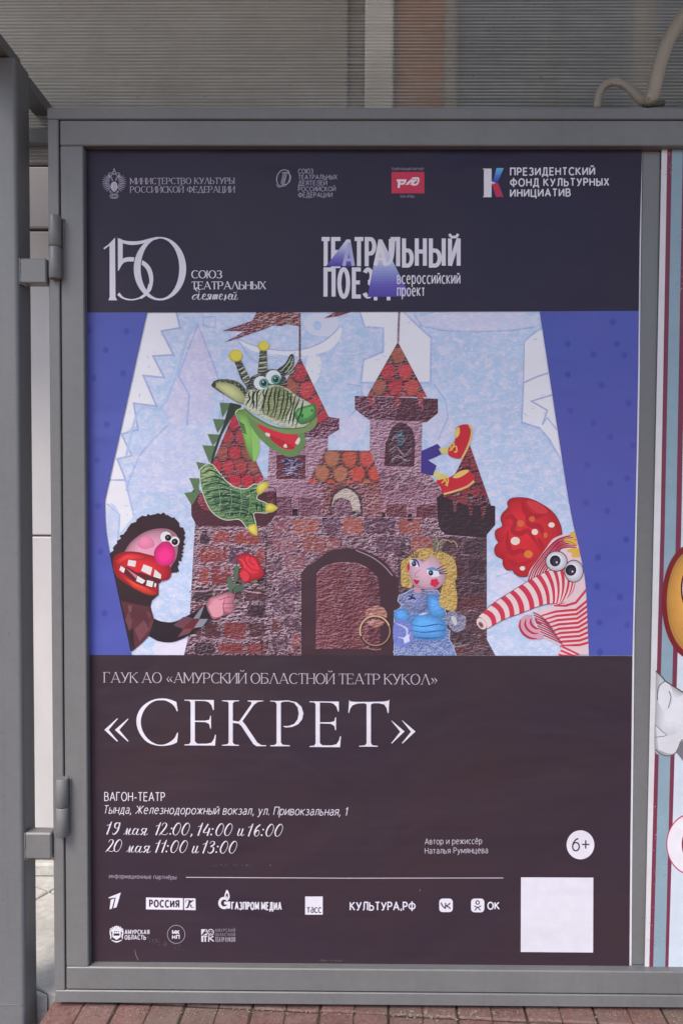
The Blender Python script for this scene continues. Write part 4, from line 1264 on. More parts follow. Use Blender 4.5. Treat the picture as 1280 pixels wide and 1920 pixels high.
for s_ in ('880,740 950,720 990,715', '905,770 960,765 998,762', '910,800 960,800 998,798', '915,830 950,838 985,838', '950,690 955,720', '925,735 915,790 925,840'):
    f.stroke(So(q('3', s_)), 1.3, (150, 66, 86))
f.build('hand', man)
f = Pr(16, ('flat',))
f.stroke(So(q('3', '965,690 990,640 1010,590 1020,500')), 2.2, (104, 128, 92))
for s_, c in (('945,600 955,565 980,580 985,640 975,690 955,660', (84, 112, 88)), ('1000,500 1015,480 1030,500 1020,590 1000,600', (88, 112, 80)), ('990,660 1020,625 1075,640 1060,665 1010,680', (76, 100, 80)), ('1110,600 1150,590 1175,600 1150,612', (110, 126, 88))):
    f.face(S(q('3', s_)), c)
rose = S(q('3', '1015,440 1030,405 1065,395 1100,388 1130,405 1165,415 1185,465 1215,510 1220,550 1190,580 1150,595 1110,605 1075,610 1060,585 1030,565 1040,520 1050,490'), 4)
f.soft(rose, (212, 46, 62))
f.face(S(q('3', '1080,420 1130,420 1165,460 1180,520 1130,540 1080,500')), (224, 54, 70))
f.face(S(q('3', '1040,540 1080,520 1110,560 1090,600 1060,590')), (220, 60, 72))
f.stroke(So(q('3', '1070,420 1090,470 1130,510 1190,520')), 1.6, (160, 26, 44)); f.stroke(So(q('3', '1045,500 1090,520 1120,570 1110,600')), 1.6, (160, 28, 44)); f.stroke(So(q('3', '1120,410 1110,450 1150,480')), 1.4, (166, 28, 46)); f.stroke(So(q('3', '1030,430 1060,450 1080,500')), 1.2, (230, 90, 96))
f.build('rose', man)

# ---- princess doll
g = Pr(13, ('flat', 'fleece'))
body = q('6', '708,825 708,520 745,500 760,480 732,450 740,415 780,400 830,370 900,385 990,380 1020,420 1050,540 1055,640 1075,650 1070,710 1090,740 1118,815 1115,825')
g.stroke(body, 2.4, (196, 196, 216), closed=True)
g.face(body, (112, 134, 190), .7, 'fleece')
for s_, c, a_, mt in (('735,440 790,400 850,370 930,400 930,500 880,525 800,500 770,470', (122, 132, 182), .7, 'fleece'), ('925,430 965,410 1005,440 1045,520 1040,560 980,570 940,540', (84, 152, 216), .25, 'fleece'), ('708,520 760,500 810,540 800,590 745,590 708,570', (88, 152, 216), .25, 'fleece'),
                      ('830,560 900,540 1000,560 1052,600 1055,650 1030,705 940,712 850,700 800,660', (88, 160, 224), .2, 'fleece'), ('708,590 800,590 830,640 830,720 780,760 708,745', (118, 130, 202), .25, 'fleece')):
    g.soft(S(q('6', s_)), c, a_, mt, k=.84, hi=1.12, n=5) if '590 830,640' not in s_ else g.face(S(q('6', s_)), c, a_, mt)
for s_ in ('820,610 900,620 1000,605 1050,620', '810,645 900,660 1000,650 1050,650', '830,690 930,700 1040,690'):
    g.stroke(So(q('6', s_)), [1, 2.4, 1], (48, 96, 158)); 
for s_ in ('720,600 790,640 780,720', '730,690 790,700 815,665', '870,545 930,530'):
    g.stroke(So(q('6', s_)), [1, 4, 1], (196, 204, 232))
g.face(q('6', '765,700 800,670 810,720 775,735'), (214, 220, 240))
for k in range(26):
    x, y = 715 + k * 15.5 + rn.uniform(-4, 4), 745 + rn.uniform(0, 66)
    ox, oy, fz = FR['6']
    g.ring(ox + x / fz, oy + y / fz, rn.uniform(2, 4.4), rn.uniform(2, 3.6), .9, (186, 190, 216), n=12)
g.stroke([(q('6', f'{708+i*10},{818+(i%2)*6}')[0]) for i in range(41)], 1.6, (190, 194, 216))
g.face(S(q('6', '1045,560 1075,520 1110,520 1130,545 1175,550 1186,590 1165,640 1110,658 1080,630 1060,600')), (136, 136, 168), .9, 'fleece')
g.face(S(q('6', '1085,560 1110,555 1125,600 1105,610')), (206, 200, 200))
for s_ in ('800,415 850,440', '830,405 815,440', '800,440 840,425'):
    g.stroke(q('6', s_), 2.6, (40, 36, 56))
prin = g.build('princess_doll', poster)
g = Pr(15, ('flat', 'fleece'))
g.face(S(q('6', '755,190 800,160 870,105 950,100 1040,130 1090,160 1120,220 1122,300 1110,320 1125,420 1115,510 1050,508 1005,470 1015,400 1030,300 980,200 880,180 800,200 830,345 800,362 755,345 752,260')), (204, 166, 84), .85, 'fleece')
hr = random.Random(5)
for _ in range(150):
    z = hr.choice([(1010, 310, 1118, 500), (1040, 160, 1112, 310), (880, 110, 1010, 175), (760, 195, 800, 350), (960, 120, 1090, 200)])
    x, y = hr.uniform(z[0], z[2]), hr.uniform(z[1], z[3])
    ox, oy, fz = FR['6']
    g.ring(ox + x / fz, oy + y / fz, hr.uniform(1.2, 2.6), hr.uniform(1.2, 2.4), .75, hr.choice([(232, 202, 120), (150, 112, 50), (218, 184, 96), (170, 130, 60)]), 0, hr.uniform(200, 330), n=7)
g.build('hair', prin)
g = Pr(17, ('flat',))
g.face(q('6', '838,355 885,365 885,400 838,395'), (198, 150, 164))
g.soft(S(q('6', '800,200 850,165 900,185 960,150 1010,190 1045,270 1035,330 980,372 900,372 840,350 808,280')), (212, 172, 186), k=.88)
g.face(So(q('6', '808,280 840,350 900,372 980,372 1035,330 1000,350 920,362 860,340')), (180, 136, 158))
g.face(S(q('6', '790,215 805,200 810,235 798,250')), (202, 44, 66))
g.face(So(q('6', '808,180 850,175 875,215 850,225 815,215')), (226, 226, 234)); g.face(So(q('6', '815,175 850,172 872,200 872,225 855,190')), (62, 60, 140))
g.face(So(q('6', '920,240 960,228 1010,262 1005,285 960,290 930,275')), (228, 228, 236)); g.face(So(q('6', '915,238 965,225 1005,255 985,250 940,246')), (96, 152, 206))
for x, y in ((838, 203), (950, 264)):
    g.el('6', x, y, 16, 18, (24, 24, 34)); g.el('6', x, y, 7, 7, (90, 96, 120)); g.el('6', x - 4, y - 5, 3, 3, (230, 230, 236))
for s_ in ('828,165 812,135', '838,162 828,122', '850,160 848,116', '860,162 864,118', '990,240 1035,215', '1000,252 1055,230', '1005,262 1060,250', '1005,270 1065,268'):
    g.stroke(q('6', s_), [2.2, 1], (40, 36, 60))
g.stroke(So(q('6', '875,245 845,270 850,292 868,288')), 1.0, (150, 104, 126))
g.face(S(q('6', '835,305 855,312 875,315 862,338 845,332')), (196, 40, 66))
for k in range(5):
    a_ = rad(72 * k + 10); g.el('6', 975 + 18 * math.cos(a_), 330 + 17 * math.sin(a_), 14, 13, (214, 46, 78), hold=True, n=14)
g.up(); g.el('6', 975, 330, 16, 15, (214, 46, 78))
g.build('doll_face', prin)
g = Pr(16, ('flat', 'fleece'))
for s_ in ('960,10 985,30 995,70 990,120 965,120 960,70', '985,125 1000,70 1025,45 1062,48 1035,75 1020,120 1000,128'):
    g.face(S(q('6', s_), 4), (120, 104, 92), .8, 'fleece')
g.stroke(So(q('6', '965,5 988,28 998,70 992,120')), 1.0, (196, 180, 160)); g.stroke(So(q('6', '1000,70 1025,43 1065,46 1085,60 1100,50 1120,70 1125,95')), 1.6, (186, 166, 140))
g.build('crown', prin)

# ---- elephant puppet in red and white stripes
RD, PK = (206, 56, 76), (228, 200, 204)
e = Pr(12, ('flat',))
ear = S(q('7', '385,170 380,120 420,80 520,72 620,90 740,150 830,220 890,310 918,420 900,560 760,680 640,800 570,855 500,855 450,825 430,795 370,790 335,740 332,685 270,650 250,600 262,550 290,520 262,470 262,400 328,355 312,280 330,230'), 4)
e.stroke(ear, 2.4, (122, 28, 52), closed=True)
e.soft(ear, (212, 46, 56), k=.86)
for s_, w_ in (('520,100 560,200 640,260 760,230', 13), ('420,250 460,300 430,400 500,430 580,400 640,480 720,600', 10), ('340,280 420,260 450,330', 9), ('380,400 380,520 420,620 520,600 600,640', 10), ('560,250 600,340 700,360 740,460', 11), ('370,690 480,740 640,690', 8), ('680,470 720,540 740,600', 8)):
    e.stroke(So(q('7', s_)), [2, w_ * .9, w_, w_ * .8, 2], (182, 36, 48))
e.face(S(q('7', '570,100 700,130 780,210 700,230 620,180')), (216, 62, 66))
for x, y, rx, ry, c in ((455, 503, 46, 40, (236, 220, 206)), (650, 413, 32, 30, (236, 220, 206)), (817, 343, 32, 26, (236, 222, 210)), (527, 777, 26, 22, (236, 220, 206)), (507, 328, 36, 32, (214, 112, 60)), (622, 283, 30, 28, (214, 106, 58)), (585, 635, 43, 38, (220, 128, 58)), (757, 445, 20, 28, (214, 112, 60))):
    e.el('7', x, y, rx, ry, c)
ele0 = e.build('elephant_puppet', poster)
e = Pr(13, ('flat',))
# head
head = So(q('7', '575,910 600,800 680,690 760,580 830,485 930,440 1010,430 1060,440 1150,640 1200,930 1180,1010 1080,1060 900,1130 760,900'))
e.face(head, PK)
for i in range(7):
    o = i * 24
    e.stroke(So(q('7', f'{585+o},{900-o*.2} {625+o*.95},{790+o*.05} {710+o*.75},{668+o*.3} {800+o*.55},{560+o*.45} {880+o*.25},{490+o*.6} {985+o*.1},{455+o*.75} {1065+o*.03},{450+o*.85}')), [2.4, 3.0, 3.0, 2.8, 2.2], (150, 42, 66) if i % 2 == 0 else (196, 64, 88))
# body, right of the head
bodyp = q('7', '640,1210 760,1170 850,1130 960,1115 1050,1060 1140,930 1210,1100 1228,1290 1240,1460 1248,1640 900,1640 895,1620 925,1555 740,1470 660,1390')
e.face(bodyp, PK)
for i in range(12):
    y0 = 1160 + i * 41
    a_ = (690 + i * 26, y0 + 52 - i * 2) ; b_ = (850 + i * 9, y0 + 6 + i * 2)
    c_ = (1060 + i * 5, y0 - 14 + i * 3); d_ = (1215 + i * 2, y0 - 150 + i * 14)
    if a_[0] > b_[0] - 30: a_ = (b_[0] - 30, b_[1] + 4)
    seg = [a_, b_, c_, d_] if i > 0 else [(840, 1150), (960, 1150), (1060, 1120), (1190, 960)]
    e.stroke(q('7', ' '.join(f'{x},{y}' for x, y in seg)), [2.8, 4.4, 4.5, 4.2], RD)
for i in range(9):
    e.stroke(So(q('7', f'{632+i*8},{1218+i*26} {700+i*22},{1250+i*32} {800+i*18},{1330+i*28}')), [2.4, 2.6, 1.2], (158, 56, 84))
e.face(q('7', '885,1640 895,1590 925,1555 1185,1560 1188,1640'), PK)
for k in range(3): e.stroke(So(q('7', f'{925-k*18},{1560+k*38} {1010},{1600+k*40} {1090},{1640+k*40}')), 3.6, RD)
# arm stub
st = So(q('7', '560,1240 500,1290 488,1360 520,1430 590,1480 670,1490 740,1465 700,1400 650,1350 620,1240'))
e.face(st, (214, 160, 174))
arc_ = [(552, 1246), (500, 1292), (490, 1362), (522, 1430), (592, 1480), (668, 1488), (738, 1464)]
for k_ in (.96, .74, .52, .3):
    e.stroke(So(q('7', ' '.join(f'{735 + (x - 735) * k_},{1262 + (y - 1262) * k_}' for x, y in arc_[1:6]))), [1.6, 4.0, 4.4, 4.0, 1.4], (184, 52, 82))
e.build('elephant_body', ele0)
e = Pr(15, ('flat',))
# trunk: a tapering tube of bands
ctr = So(q('7', '130,1320 300,1200 480,1110 660,1020 800,970 900,960 980,975 1020,990'), 8)
wid = [15, 19.5, 24, 28, 33, 36, 31, 18]
def trunk_pt(t, s_):
    i = t * (len(ctr) - 1); j = min(int(i), len(ctr) - 2); fr = i - j
    x = ctr[j][0] + (ctr[j + 1][0] - ctr[j][0]) * fr; y = ctr[j][1] + (ctr[j + 1][1] - ctr[j][1]) * fr
    dx, dy = ctr[j + 1][0] - ctr[j][0], ctr[j + 1][1] - ctr[j][1]; L = math.hypot(dx, dy)
    k = t * (len(wid) - 1); kk = min(int(k), len(wid) - 2); w_ = wid[kk] + (wid[kk + 1] - wid[kk]) * (k - kk)
    bow = (1 - s_ * s_) * -5.5
    return (x - dy / L * w_ * s_ * .92 + dx / L * bow * -1, y + dx / L * w_ * s_ * .92 + dy / L * bow * -1)
nb = 27
e.stroke([trunk_pt(i / 40, -1) for i in range(37)] , 2.2, (128, 56, 74)); e.stroke([trunk_pt(i / 40, 1) for i in range(37)], 2.2, (128, 56, 74))
for b in range(nb):
    t0, t1 = b / nb, (b + 1) / nb
    c = (232, 208, 208) if b % 2 == 0 else (208, 58, 82)
    e.face([trunk_pt(t0, -1 + .2 * k) for k in range(11)] + [trunk_pt(t1, 1 - .2 * k) for k in range(11)], c, hold=(b % 3 != 0))
x, y = q('7', '118,1330')[0]
e.ell(x, y, 8, 12, (230, 206, 200), rot=-35); e.ell(x - 1, y + 2, 4, 6.5, (176, 120, 120), rot=-35); e.ell(x - 1, y + 2, 2, 4, (110, 60, 66), rot=-35)
e.build('trunk', ele0)
e = Pr(15, ('flat',))
for s_ in ('940,490 990,475 1070,500 1085,540 1050,545 960,515', '1000,425 1040,408 1062,420 1070,480 1010,455', '970,605 1010,580 1085,575 1098,640 1030,650 1020,625', '1025,640 1100,640 1105,660 1030,668'):
    e.face(S(q('7', s_), 3), (222, 178, 74)); 
e.stroke(So(q('7', '950,500 1010,515 1060,540')), 1.2, (160, 110, 50))
e.build('fringe', ele0)
for (ex, ey, rx, ry, px_, py_) in ((866, 705, 104, 96, 853, 702), (1040, 805, 90, 106, 1010, 795)):
    e = Pr(17, ('flat',))
    e.el('7', ex, ey, rx + 8, ry + 9, (96, 40, 56)); ox_, oy_, f_ = FR['7']; e.soft([(ox_ + (ex + rx * math.cos(t_ * math.pi / 16)) / f_, oy_ + (ey + ry * math.sin(t_ * math.pi / 16)) / f_) for t_ in range(32)], (226, 222, 230), k=.84)
    e.el('7', px_, py_, 54, 56, (36, 30, 40), rot=15); e.el('7', px_ + 8, py_ + 8, 34, 36, (58, 52, 66)); e.el('7', px_ + 16, py_ + 14, 9, 10, (214, 214, 220))
    e.build('eye', ele0)
# ---- clown legs dangling out of the tower
l = Pr(13, ('flat',))
l.face(q('5', '638,110 765,52 785,70 804,130 760,155 690,182 758,225 735,308 680,292 634,285'), (72, 58, 140))
l.face(q('5', '775,92 870,70 880,130 800,132'), (216, 208, 128)); l.face(q('5', '745,262 800,290 850,310 830,370 770,340 732,305'), (216, 208, 128))
legs = l.build('clown_legs', poster)
for body_, sole, toe, lace in (
    ('4:860,1000 858,930 905,880 908,800 930,765 975,750 1020,755 1038,800 1030,860 1010,920 960,1020', '4:1020,752 1040,800 1030,870 1000,950 960,1024', '4:905,830 910,795 935,768 945,800 938,835 915,860', '4:865,935 880,905 900,905 885,935 870,945|4:885,935 915,925 920,965 900,970|4:860,960 890,945'),
    ('5:755,350 830,330 890,305 960,262 1010,262 1060,310 1060,350 1000,395 900,430 815,455 790,400', '5:815,455 900,432 1000,395 1060,350', '5:890,320 930,280 990,260 1020,268 980,300 930,325', '5:780,340 800,305 830,310 820,345 800,365|5:810,330 845,320 850,360 830,385|5:800,300 825,330 848,390')):
    l = Pr(15, ('flat',))
    R_ = lambda s_: q(s_[0], s_[2:])
    l.face(S(R_(body_), 4), (204, 44, 58)); l.stroke(So(R_(sole)), 3.6, (226, 190, 118)); l.face(S(R_(toe), 4), (230, 200, 108))
    for s_ in lace.split('|'): l.stroke(So(R_(s_)), 2.4, (232, 196, 96))
    l.build('shoe', legs)

# ---- lettering and emblems on the header
p = Pr(21); ox, oy, f = FR['e']
ex, ey = ox + 157 / f, oy + 200 / f
for sd in (-1, 1):
    for k in range(11):
        a_ = rad(-62 + k * 11.5)
        r0_, r1_ = (9, 22.5) if k > 1 else (11, 20)
        p.stroke([(ex + sd * r0_ * math.cos(a_), ey - 2 + r0_ * math.sin(a_) * .9), (ex + sd * (r0_ + r1_) * .5 * math.cos(a_ + .05), ey - 2 + (r0_ + r1_) * .48 * math.sin(a_ + .05)), (ex + sd * r1_ * math.cos(a_), ey - 1.5 + r1_ * math.sin(a_) * .92)], [.7, 1.5, .8], (176, 168, 190), hold=True)
    p.up()
    p.ring(ex + sd * 7, ey - 17, 3.2, 3, 1.1, (170, 162, 186)); p.stroke(So([(ex + sd * 3, ey - 4), (ex + sd * 5, ey - 11), (ex + sd * 10, ey - 13), (ex + sd * 12, ey - 10)]), 1.4, (176, 168, 190))
    p.stroke(So([(ex + sd * 3, ey + 18), (ex + sd * 8, ey + 14), (ex + sd * 6, ey + 20)]), 1.2, (160, 152, 176))
p.ring(ex, ey - 20, 2.6, 3, 1.2, (190, 184, 202)); p.stroke([(ex, ey - 28), (ex, ey - 23)], 1.2, (190, 184, 202)); p.stroke([(ex - 2, ey - 26), (ex + 2, ey - 26)], .9, (190, 184, 202))
p.face(S([(ex - 5, ey), (ex, ey - 3), (ex + 5, ey), (ex + 6, ey + 9), (ex, ey + 16), (ex - 6, ey + 9)]), (196, 190, 204)); p.stroke([(ex, ey), (ex, ey + 14)], .9, (128, 120, 140)); p.stroke([(ex + 2.6, ey + 1), (ex + 3, ey + 11)], .7, (150, 142, 160))
p.ring(ex, ey + 24, 7.5, 4, 1.2, (176, 168, 190)); p.ring(ex, ey + 24, 4, 2.4, 1.2, (176, 168, 190)); p.stroke([(ex - 5, ey + 28), (ex + 5, ey + 28)], 1, (170, 160, 184))
p.build('eagle_emblem', poster)
LT = (186, 178, 196)
p = Pr(21)
text(p, 'МИНИСТЕРСТВО КУЛЬТУРЫ', 245, 439, 345.2, 344.4, 11.2, 1.25, LT, True)
text(p, 'РОССИЙСКОЙ ФЕДЕРАЦИИ', 245, 439.5, 361, 360.6, 11.2, 1.25, LT, True)
p.build('ministry_lettering', poster)
p = Pr(21)
X = lambda s_: q('h', s_)
cx, cy = X('128,140')[0]
p.stroke([(cx + 12 * math.cos(t_) * 1.02 + 5.5 * math.sin(t_) * -.35, cy + 15.5 * math.sin(t_)) for t_ in [2 * math.pi * i / 40 for i in range(40)]], [1.5, .8, 1.5, .8, 1.5], LT, closed=True)
p.stroke(So(X('100,88 135,75 175,88')), 1.1, LT); p.stroke(So(X('118,100 145,96 165,100')), .9, LT)
for a_, b_ in ((125, 112), (138, 124), (150, 134)): p.stroke(X(f'{a_+6},98 {b_},185'), 1.2, LT)
p.stroke(So(X('165,100 185,125 178,165 150,188 118,190')), 1.0, LT); p.stroke(So(X('130,190 110,205 90,208 75,190')), 1.0, LT)
p.build('union_emblem', poster)
p = Pr(21)
for i, (s_, x1) in enumerate((('СОЮЗ', 587), ('ТЕАТРАЛЬНЫХ', 632), ('ДЕЯТЕЛЕЙ', 613), ('РОССИЙСКОЙ', 629), ('ФЕДЕРАЦИИ', 623))):
    yb = 325.2 + i * 11.15
    text(p, s_, 559, x1, yb, yb - .4, 8.2, .95, (176, 168, 188))
p.build('union_lettering', poster)
p = Pr(21)
p.face(X('965,92 1218,92 1218,258 965,258'), (204, 52, 82))
p.up(2)
for s_ in ('1005,150 1060,150 1058,166 1035,166 1028,216 1012,216 1014,168 1005,166', '1035,150 1080,150 1078,168 1060,190 1032,192 1034,178 1054,176 1060,166 1035,166', '1070,192 1112,150 1130,150 1095,192', '1108,192 1150,150 1158,150 1128,192'):
    p.face(X(s_), (232, 222, 226))
p.stroke(So(X('1122,142 1160,140 1174,148 1166,180 1152,190 1128,190 1122,176 1132,160 1160,156')), 3.2, (232, 222, 226))
text(p, 'ГЕНЕРАЛЬНЫЙ ПАРТНЕР', 734, 794, 319, 319, 4.2, .75, (140, 128, 146))
text(p, 'ОАО «РЖД»', 750, 777, 370.5, 370.2, 4.2, .75, (140, 128, 146))
p.build('railway_badge', poster)
p = Pr(21)
X = lambda s_: q('o', s_)
p.face(X('667,70 700,70 700,116 716,122 700,128 700,174 667,174 672,170 672,74'), (226, 222, 230))
ramp_ = lambda a_, b_, t_: tuple(a_[i] + (b_[i] - a_[i]) * t_ for i in range(3))
for k in range(10):
    a_, b_ = k / 10, (k + 1) / 10
    yy = lambda t_: 68 + 52 * t_
    p.face(X(f'{718-14*a_},{yy(a_)} {744-22*a_},{yy(a_)} {744-22*b_},{yy(b_)} {718-14*b_},{yy(b_)}'), ramp_((104, 190, 232), (50, 64, 176), a_), hold=True)
    yy = lambda t_: 122 + 51 * t_
    p.face(X(f'{700+16*a_},{yy(a_)} {724+19*a_},{yy(a_)} {724+19*b_},{yy(b_)} {700+16*b_},{yy(b_)}'), ramp_((202, 44, 74), (186, 48, 96), a_), hold=True)
p.up()
p.build('fund_emblem', poster)
p = Pr(21)
for s_, x1, yb in (('ПРЕЗИДЕНТСКИЙ', 1114.5, 328), ('ФОНД КУЛЬТУРНЫХ', 1141, 348.2), ('ИНИЦИАТИВ', 1069, 368)):
    text(p, s_, 955.5, x1, yb + .6, yb - .6, 13.2, 2.5, (226, 222, 230), space=.24)
p.build('fund_lettering', poster)

# 150 monogram
p = Pr(21)
X = lambda s_: q('f', s_)
DKH = (57, 50, 66)
p.face(X('55,137 90,112 140,60 143,492 155,516 92,516 101,492 100,118 62,145'), WHITE)
p.face(X('160,62 172,72 196,88 195,222 178,250 161,302'), WHITE)
p.stroke(So(X('168,70 200,90 260,100 330,94 400,74 450,62')), [3, 5.6, 7, 6, 5, 4], WHITE)
p.stroke(So(X('163,300 185,245 215,222 260,218 300,226 350,250 385,290 402,350 398,410 370,462 320,498 260,512 200,500 163,468')), [1.5, 6, 8, 8.2, 8, 8, 8.4, 8.6, 7.2, 5.2, 3.6, 2.6, 2.4, 3.4, 6], WHITE)
cx, cy = X('466,286')[0]
def zero(grow):
    o_, i_ = [], []
    for k in range(56):
        t_ = 2 * math.pi * k / 56
        o_.append((cx + (49 + grow) * math.cos(t_), cy + (59.5 + grow) * math.sin(t_)))
        i_.append((cx + (36.2 - grow) * math.cos(t_) , cy + (56.4 - grow) * math.sin(t_) - .3))
    return o_, i_
for grow, c in ((1.7, DKH), (0, WHITE)):
    o_, i_ = zero(grow); p.up()
    rng_ = range(56) if grow == 0 else [k for k in range(56) if 15 <= k <= 33]
    for k in rng_:
        k2 = (k + 1) % 56
        p.face([o_[k], o_[k2], i_[k2], i_[k]], c, hold=True)
p.up()
p.stroke(So(X('398,400 385,440 352,480 322,500')), [8.2, 7.6, 5.2, 4.4], WHITE)
p.build('anniversary_monogram', poster)
p = Pr(21)
text(p, 'СОЮЗ', 360, 415.5, 521.4, 521.4, 14, 2.1, WHITE, True, space=.16)
text(p, 'ТЕАТРАЛЬНЫХ', 360, 497.5, 542.3, 541.9, 14, 2.1, WHITE, True, space=.17)
# script word
def script(pr, s_, items, w, c):
    """calligraphic centre lines: thin up-strokes, full down-strokes"""
    for pts_ in items:
        pts_ = So(pts_, 7)
        ws = []
        for i in range(len(pts_)):
            a_, b_ = pts_[max(0, i - 1)], pts_[min(len(pts_) - 1, i + 1)]
            dx, dy = b_[0] - a_[0], b_[1] - a_[1]; L = math.hypot(dx, dy) or 1
            dn = max(0, (dy * .9 - dx * .42) / L)
            ws.append(w * (.40 + .75 * dn ** 1.3))
        pr.stroke(pts_, ws, c)
X = lambda s_: q('f', s_)
script(p, '', [X(s_) for s_ in ('738,475 715,480 702,498 712,510 732,496 746,472 752,440 735,425 726,440 740,452', '750,470 742,500 752,512 770,498', '772,492 796,484 798,472 784,474 776,494 784,511 806,500', '838,474 820,474 818,490 836,492', '840,472 828,512', '834,490 812,508 800,512', '845,500 858,474 850,510', '854,490 872,474 862,510', '866,490 884,474 876,506 890,500', '896,492 918,484 920,472 906,474 898,494 906,511 924,502', '944,474 936,512 928,512', '944,474 946,500 960,500', '962,492 984,484 986,472 972,474 964,494 972,511 990,502', '996,474 988,502 998,511 1014,490 1020,474 1010,504 1020,511 1034,500', '1000,456 1010,464 1024,454')], 2.1, WHITE)
p.build('anniversary_lettering', poster)

# stage-train title with its two light cones
p = Pr(21)
X = lambda s_: q('g', s_)
def bold(ch, x0, x1, yt, yb, w=7.6):
    a_, b_ = X(f'{x0},{yt} {x1},{yb}')
    wd = GL[ch][0]
    sx = (b_[0] - a_[0] - w) / wd
    glyph(p, ch, a_[0] + w / 2, lambda X_: b_[1] - w * 0, sx, b_[1] - a_[1], w, WHITE)
    p.z += DZ * 10
for ch, x0, x1 in (('Т', 40, 140), ('Е', 135, 225), ('Т', 312, 418), ('Р', 412, 508), ('Л', 588, 708), ('Ь', 720, 818), ('Н', 826, 926), ('Ы', 942, 1082), ('И', 1100, 1205)):
    bold(ch, x0, x1, 80 if x0 < 700 else 76, 304 - (x0 > 700) * 4)
p.stroke(So(X('1112,38 1125,58 1148,64 1172,58 1184,38')), 5, WHITE)
for ch, x0, x1 in (('П', 72, 172), ('О', 186, 292), ('Е', 306, 394), ('З', 394, 492)):
    bold(ch, x0, x1, 332, 556)
p.face(X('487,552 517,552 517,588 487,588'), WHITE); p.face(X('594,552 624,552 624,588 594,588'), WHITE)
p.z += DZ * 14
def cone(a_, b_, c_, d_, stops):
    n_ = 22
    for k in range(n_):
        t0, t1 = k / n_, (k + 1) / n_
        L_ = lambda u, v, t_: (u[0] + (v[0] - u[0]) * t_, u[1] + (v[1] - u[1]) * t_)
        tt = (t0 + t1) / 2 * (len(stops) - 1); j = min(int(tt), len(stops) - 2)
        p.face([L_(a_, d_, t0), L_(b_, c_, t0), L_(b_, c_, t1), L_(a_, d_, t1)], ramp_(stops[j], stops[j + 1], tt - j), hold=True)
    p.up()
cone(*X('262,84 294,84 332,306 92,306'), [(226, 222, 232), (182, 186, 220), (120, 116, 190), (78, 64, 158)])
for s_ in ('285,110 240,302', '285,110 318,302'): p.stroke(X(s_), 6.4, (206, 204, 230) if 0 else (176, 176, 216))
p.stroke(X('255,252 312,252'), 5, (176, 176, 216))
cone(*X('526,84 556,84 790,556 435,560'), [(222, 218, 226), (214, 210, 222), (190, 196, 226), (140, 146, 206), (104, 92, 180), (84, 66, 162)])
p.stroke(X('540,110 500,298'), 7.2, (232, 228, 234)); p.stroke(X('540,110 582,298'), 7.2, (228, 224, 232)); p.stroke(X('515,246 570,246'), 5, (230, 226, 234))
p.stroke(So(X('650,90 642,200 622,270 575,296')), 6.4, (224, 220, 230)); 
p.build('train_title', poster)
p = Pr(26)
a_, b_ = X('680,448 1202,448'); text(p, 'всероссийский', a_[0], b_[0], a_[1], b_[1], 19.5, 2.0, WHITE, space=.22)
a_, b_ = X('680,550 910,550'); text(p, 'проект', a_[0], b_[0], a_[1], b_[1], 19.5, 2.0, WHITE, space=.22)
p.build('train_subtitle', poster)

# ---- footer
p = Pr(21)
text(p, 'ГАУК АО «АМУРСКИЙ ОБЛАСТНОЙ ТЕАТР КУКОЛ»', 196, 819, 1279.5, 1283.5, 19, 1.6, (200, 190, 202), True, space=.17, word=.3)
p.build('company_lettering', poster)
p = Pr(21)
I = lambda s_: q('i', s_)
J = lambda s_: q('j', s_)
p.face(I('64,314 160,228 166,230 96,314 166,398 160,402'), WHITE); p.face(I('143,314 240,230 245,233 176,314 245,398 240,402'), WHITE)
p.face(So(I('614,172 606,172 590,140 560,112 520,94 490,92 450,95 400,122 360,170 340,225 338,270 350,320 380,370 420,405 465,424 510,424 555,405 590,375 608,340 616,340 608,408')) + So(I('608,408 570,424 510,434 450,430 390,408 345,365 315,310 304,250 312,200 335,155 370,120 420,92 480,79 540,82 604,104'))[0:] + I('614,172'), WHITE)
def letter_E(X, dx, dy):
    M = lambda s_: [(x + dx, y + dy) for x, y in X(s_)]
    p.face(M('664,88 884,90 884,165 878,165 866,128 845,106 820,98 742,96 742,245 820,245 850,238 858,208 863,208 863,304 857,304 850,272 822,256 742,254 742,400 760,418 830,418 866,410 884,384 894,350 900,350 893,432 664,430 664,424 700,420 710,405 710,110 700,96 664,94'), WHITE)
letter_E(I, 0, 0)
p.face(I('945,93 1074,93 1074,98 1038,102 1026,115 1026,245 1070,252 1082,240 1165,120 1165,104 1138,100 1138,94 1256,94 1256,99 1215,104 1186,124 1098,248 1120,275 1210,410 1240,428 1276,430 1276,436 1205,437 1180,420 1090,285 1068,266 1026,262 1026,410 1040,424 1072,427 1072,433 945,432 945,427 985,422 995,410 995,112 985,102 945,98'), WHITE)
p.face(J('106,95 155,97 240,93 300,106 340,140 355,190 345,235 315,272 270,292 225,296 205,290 205,285 240,286 285,270 312,235 320,190 312,145 285,112 245,101 200,103 186,112 186,408 200,426 252,430 252,437 106,437 106,431 140,428 154,414 154,118 140,103 106,100'), WHITE)
letter_E(I, q('j', '400,0')[0][0] - q('i', '664,0')[0][0], 3)
p.face(J('698,88 704,100 740,104 840,104 950,102 990,96 995,88 998,90 992,188 986,188 978,150 960,124 920,114 880,114 860,122 860,412 872,430 912,434 912,440 772,440 772,434 815,430 828,414 828,122 810,114 760,116 722,130 704,158 696,188 691,186'), WHITE)
p.face(J('1012,244 1018,246 1112,326 1018,416 1012,414 1080,328'), WHITE); p.face(J('1092,243 1098,245 1194,326 1098,416 1092,413 1160,328'), WHITE)
p.build('play_title', poster)
p = Pr(21)
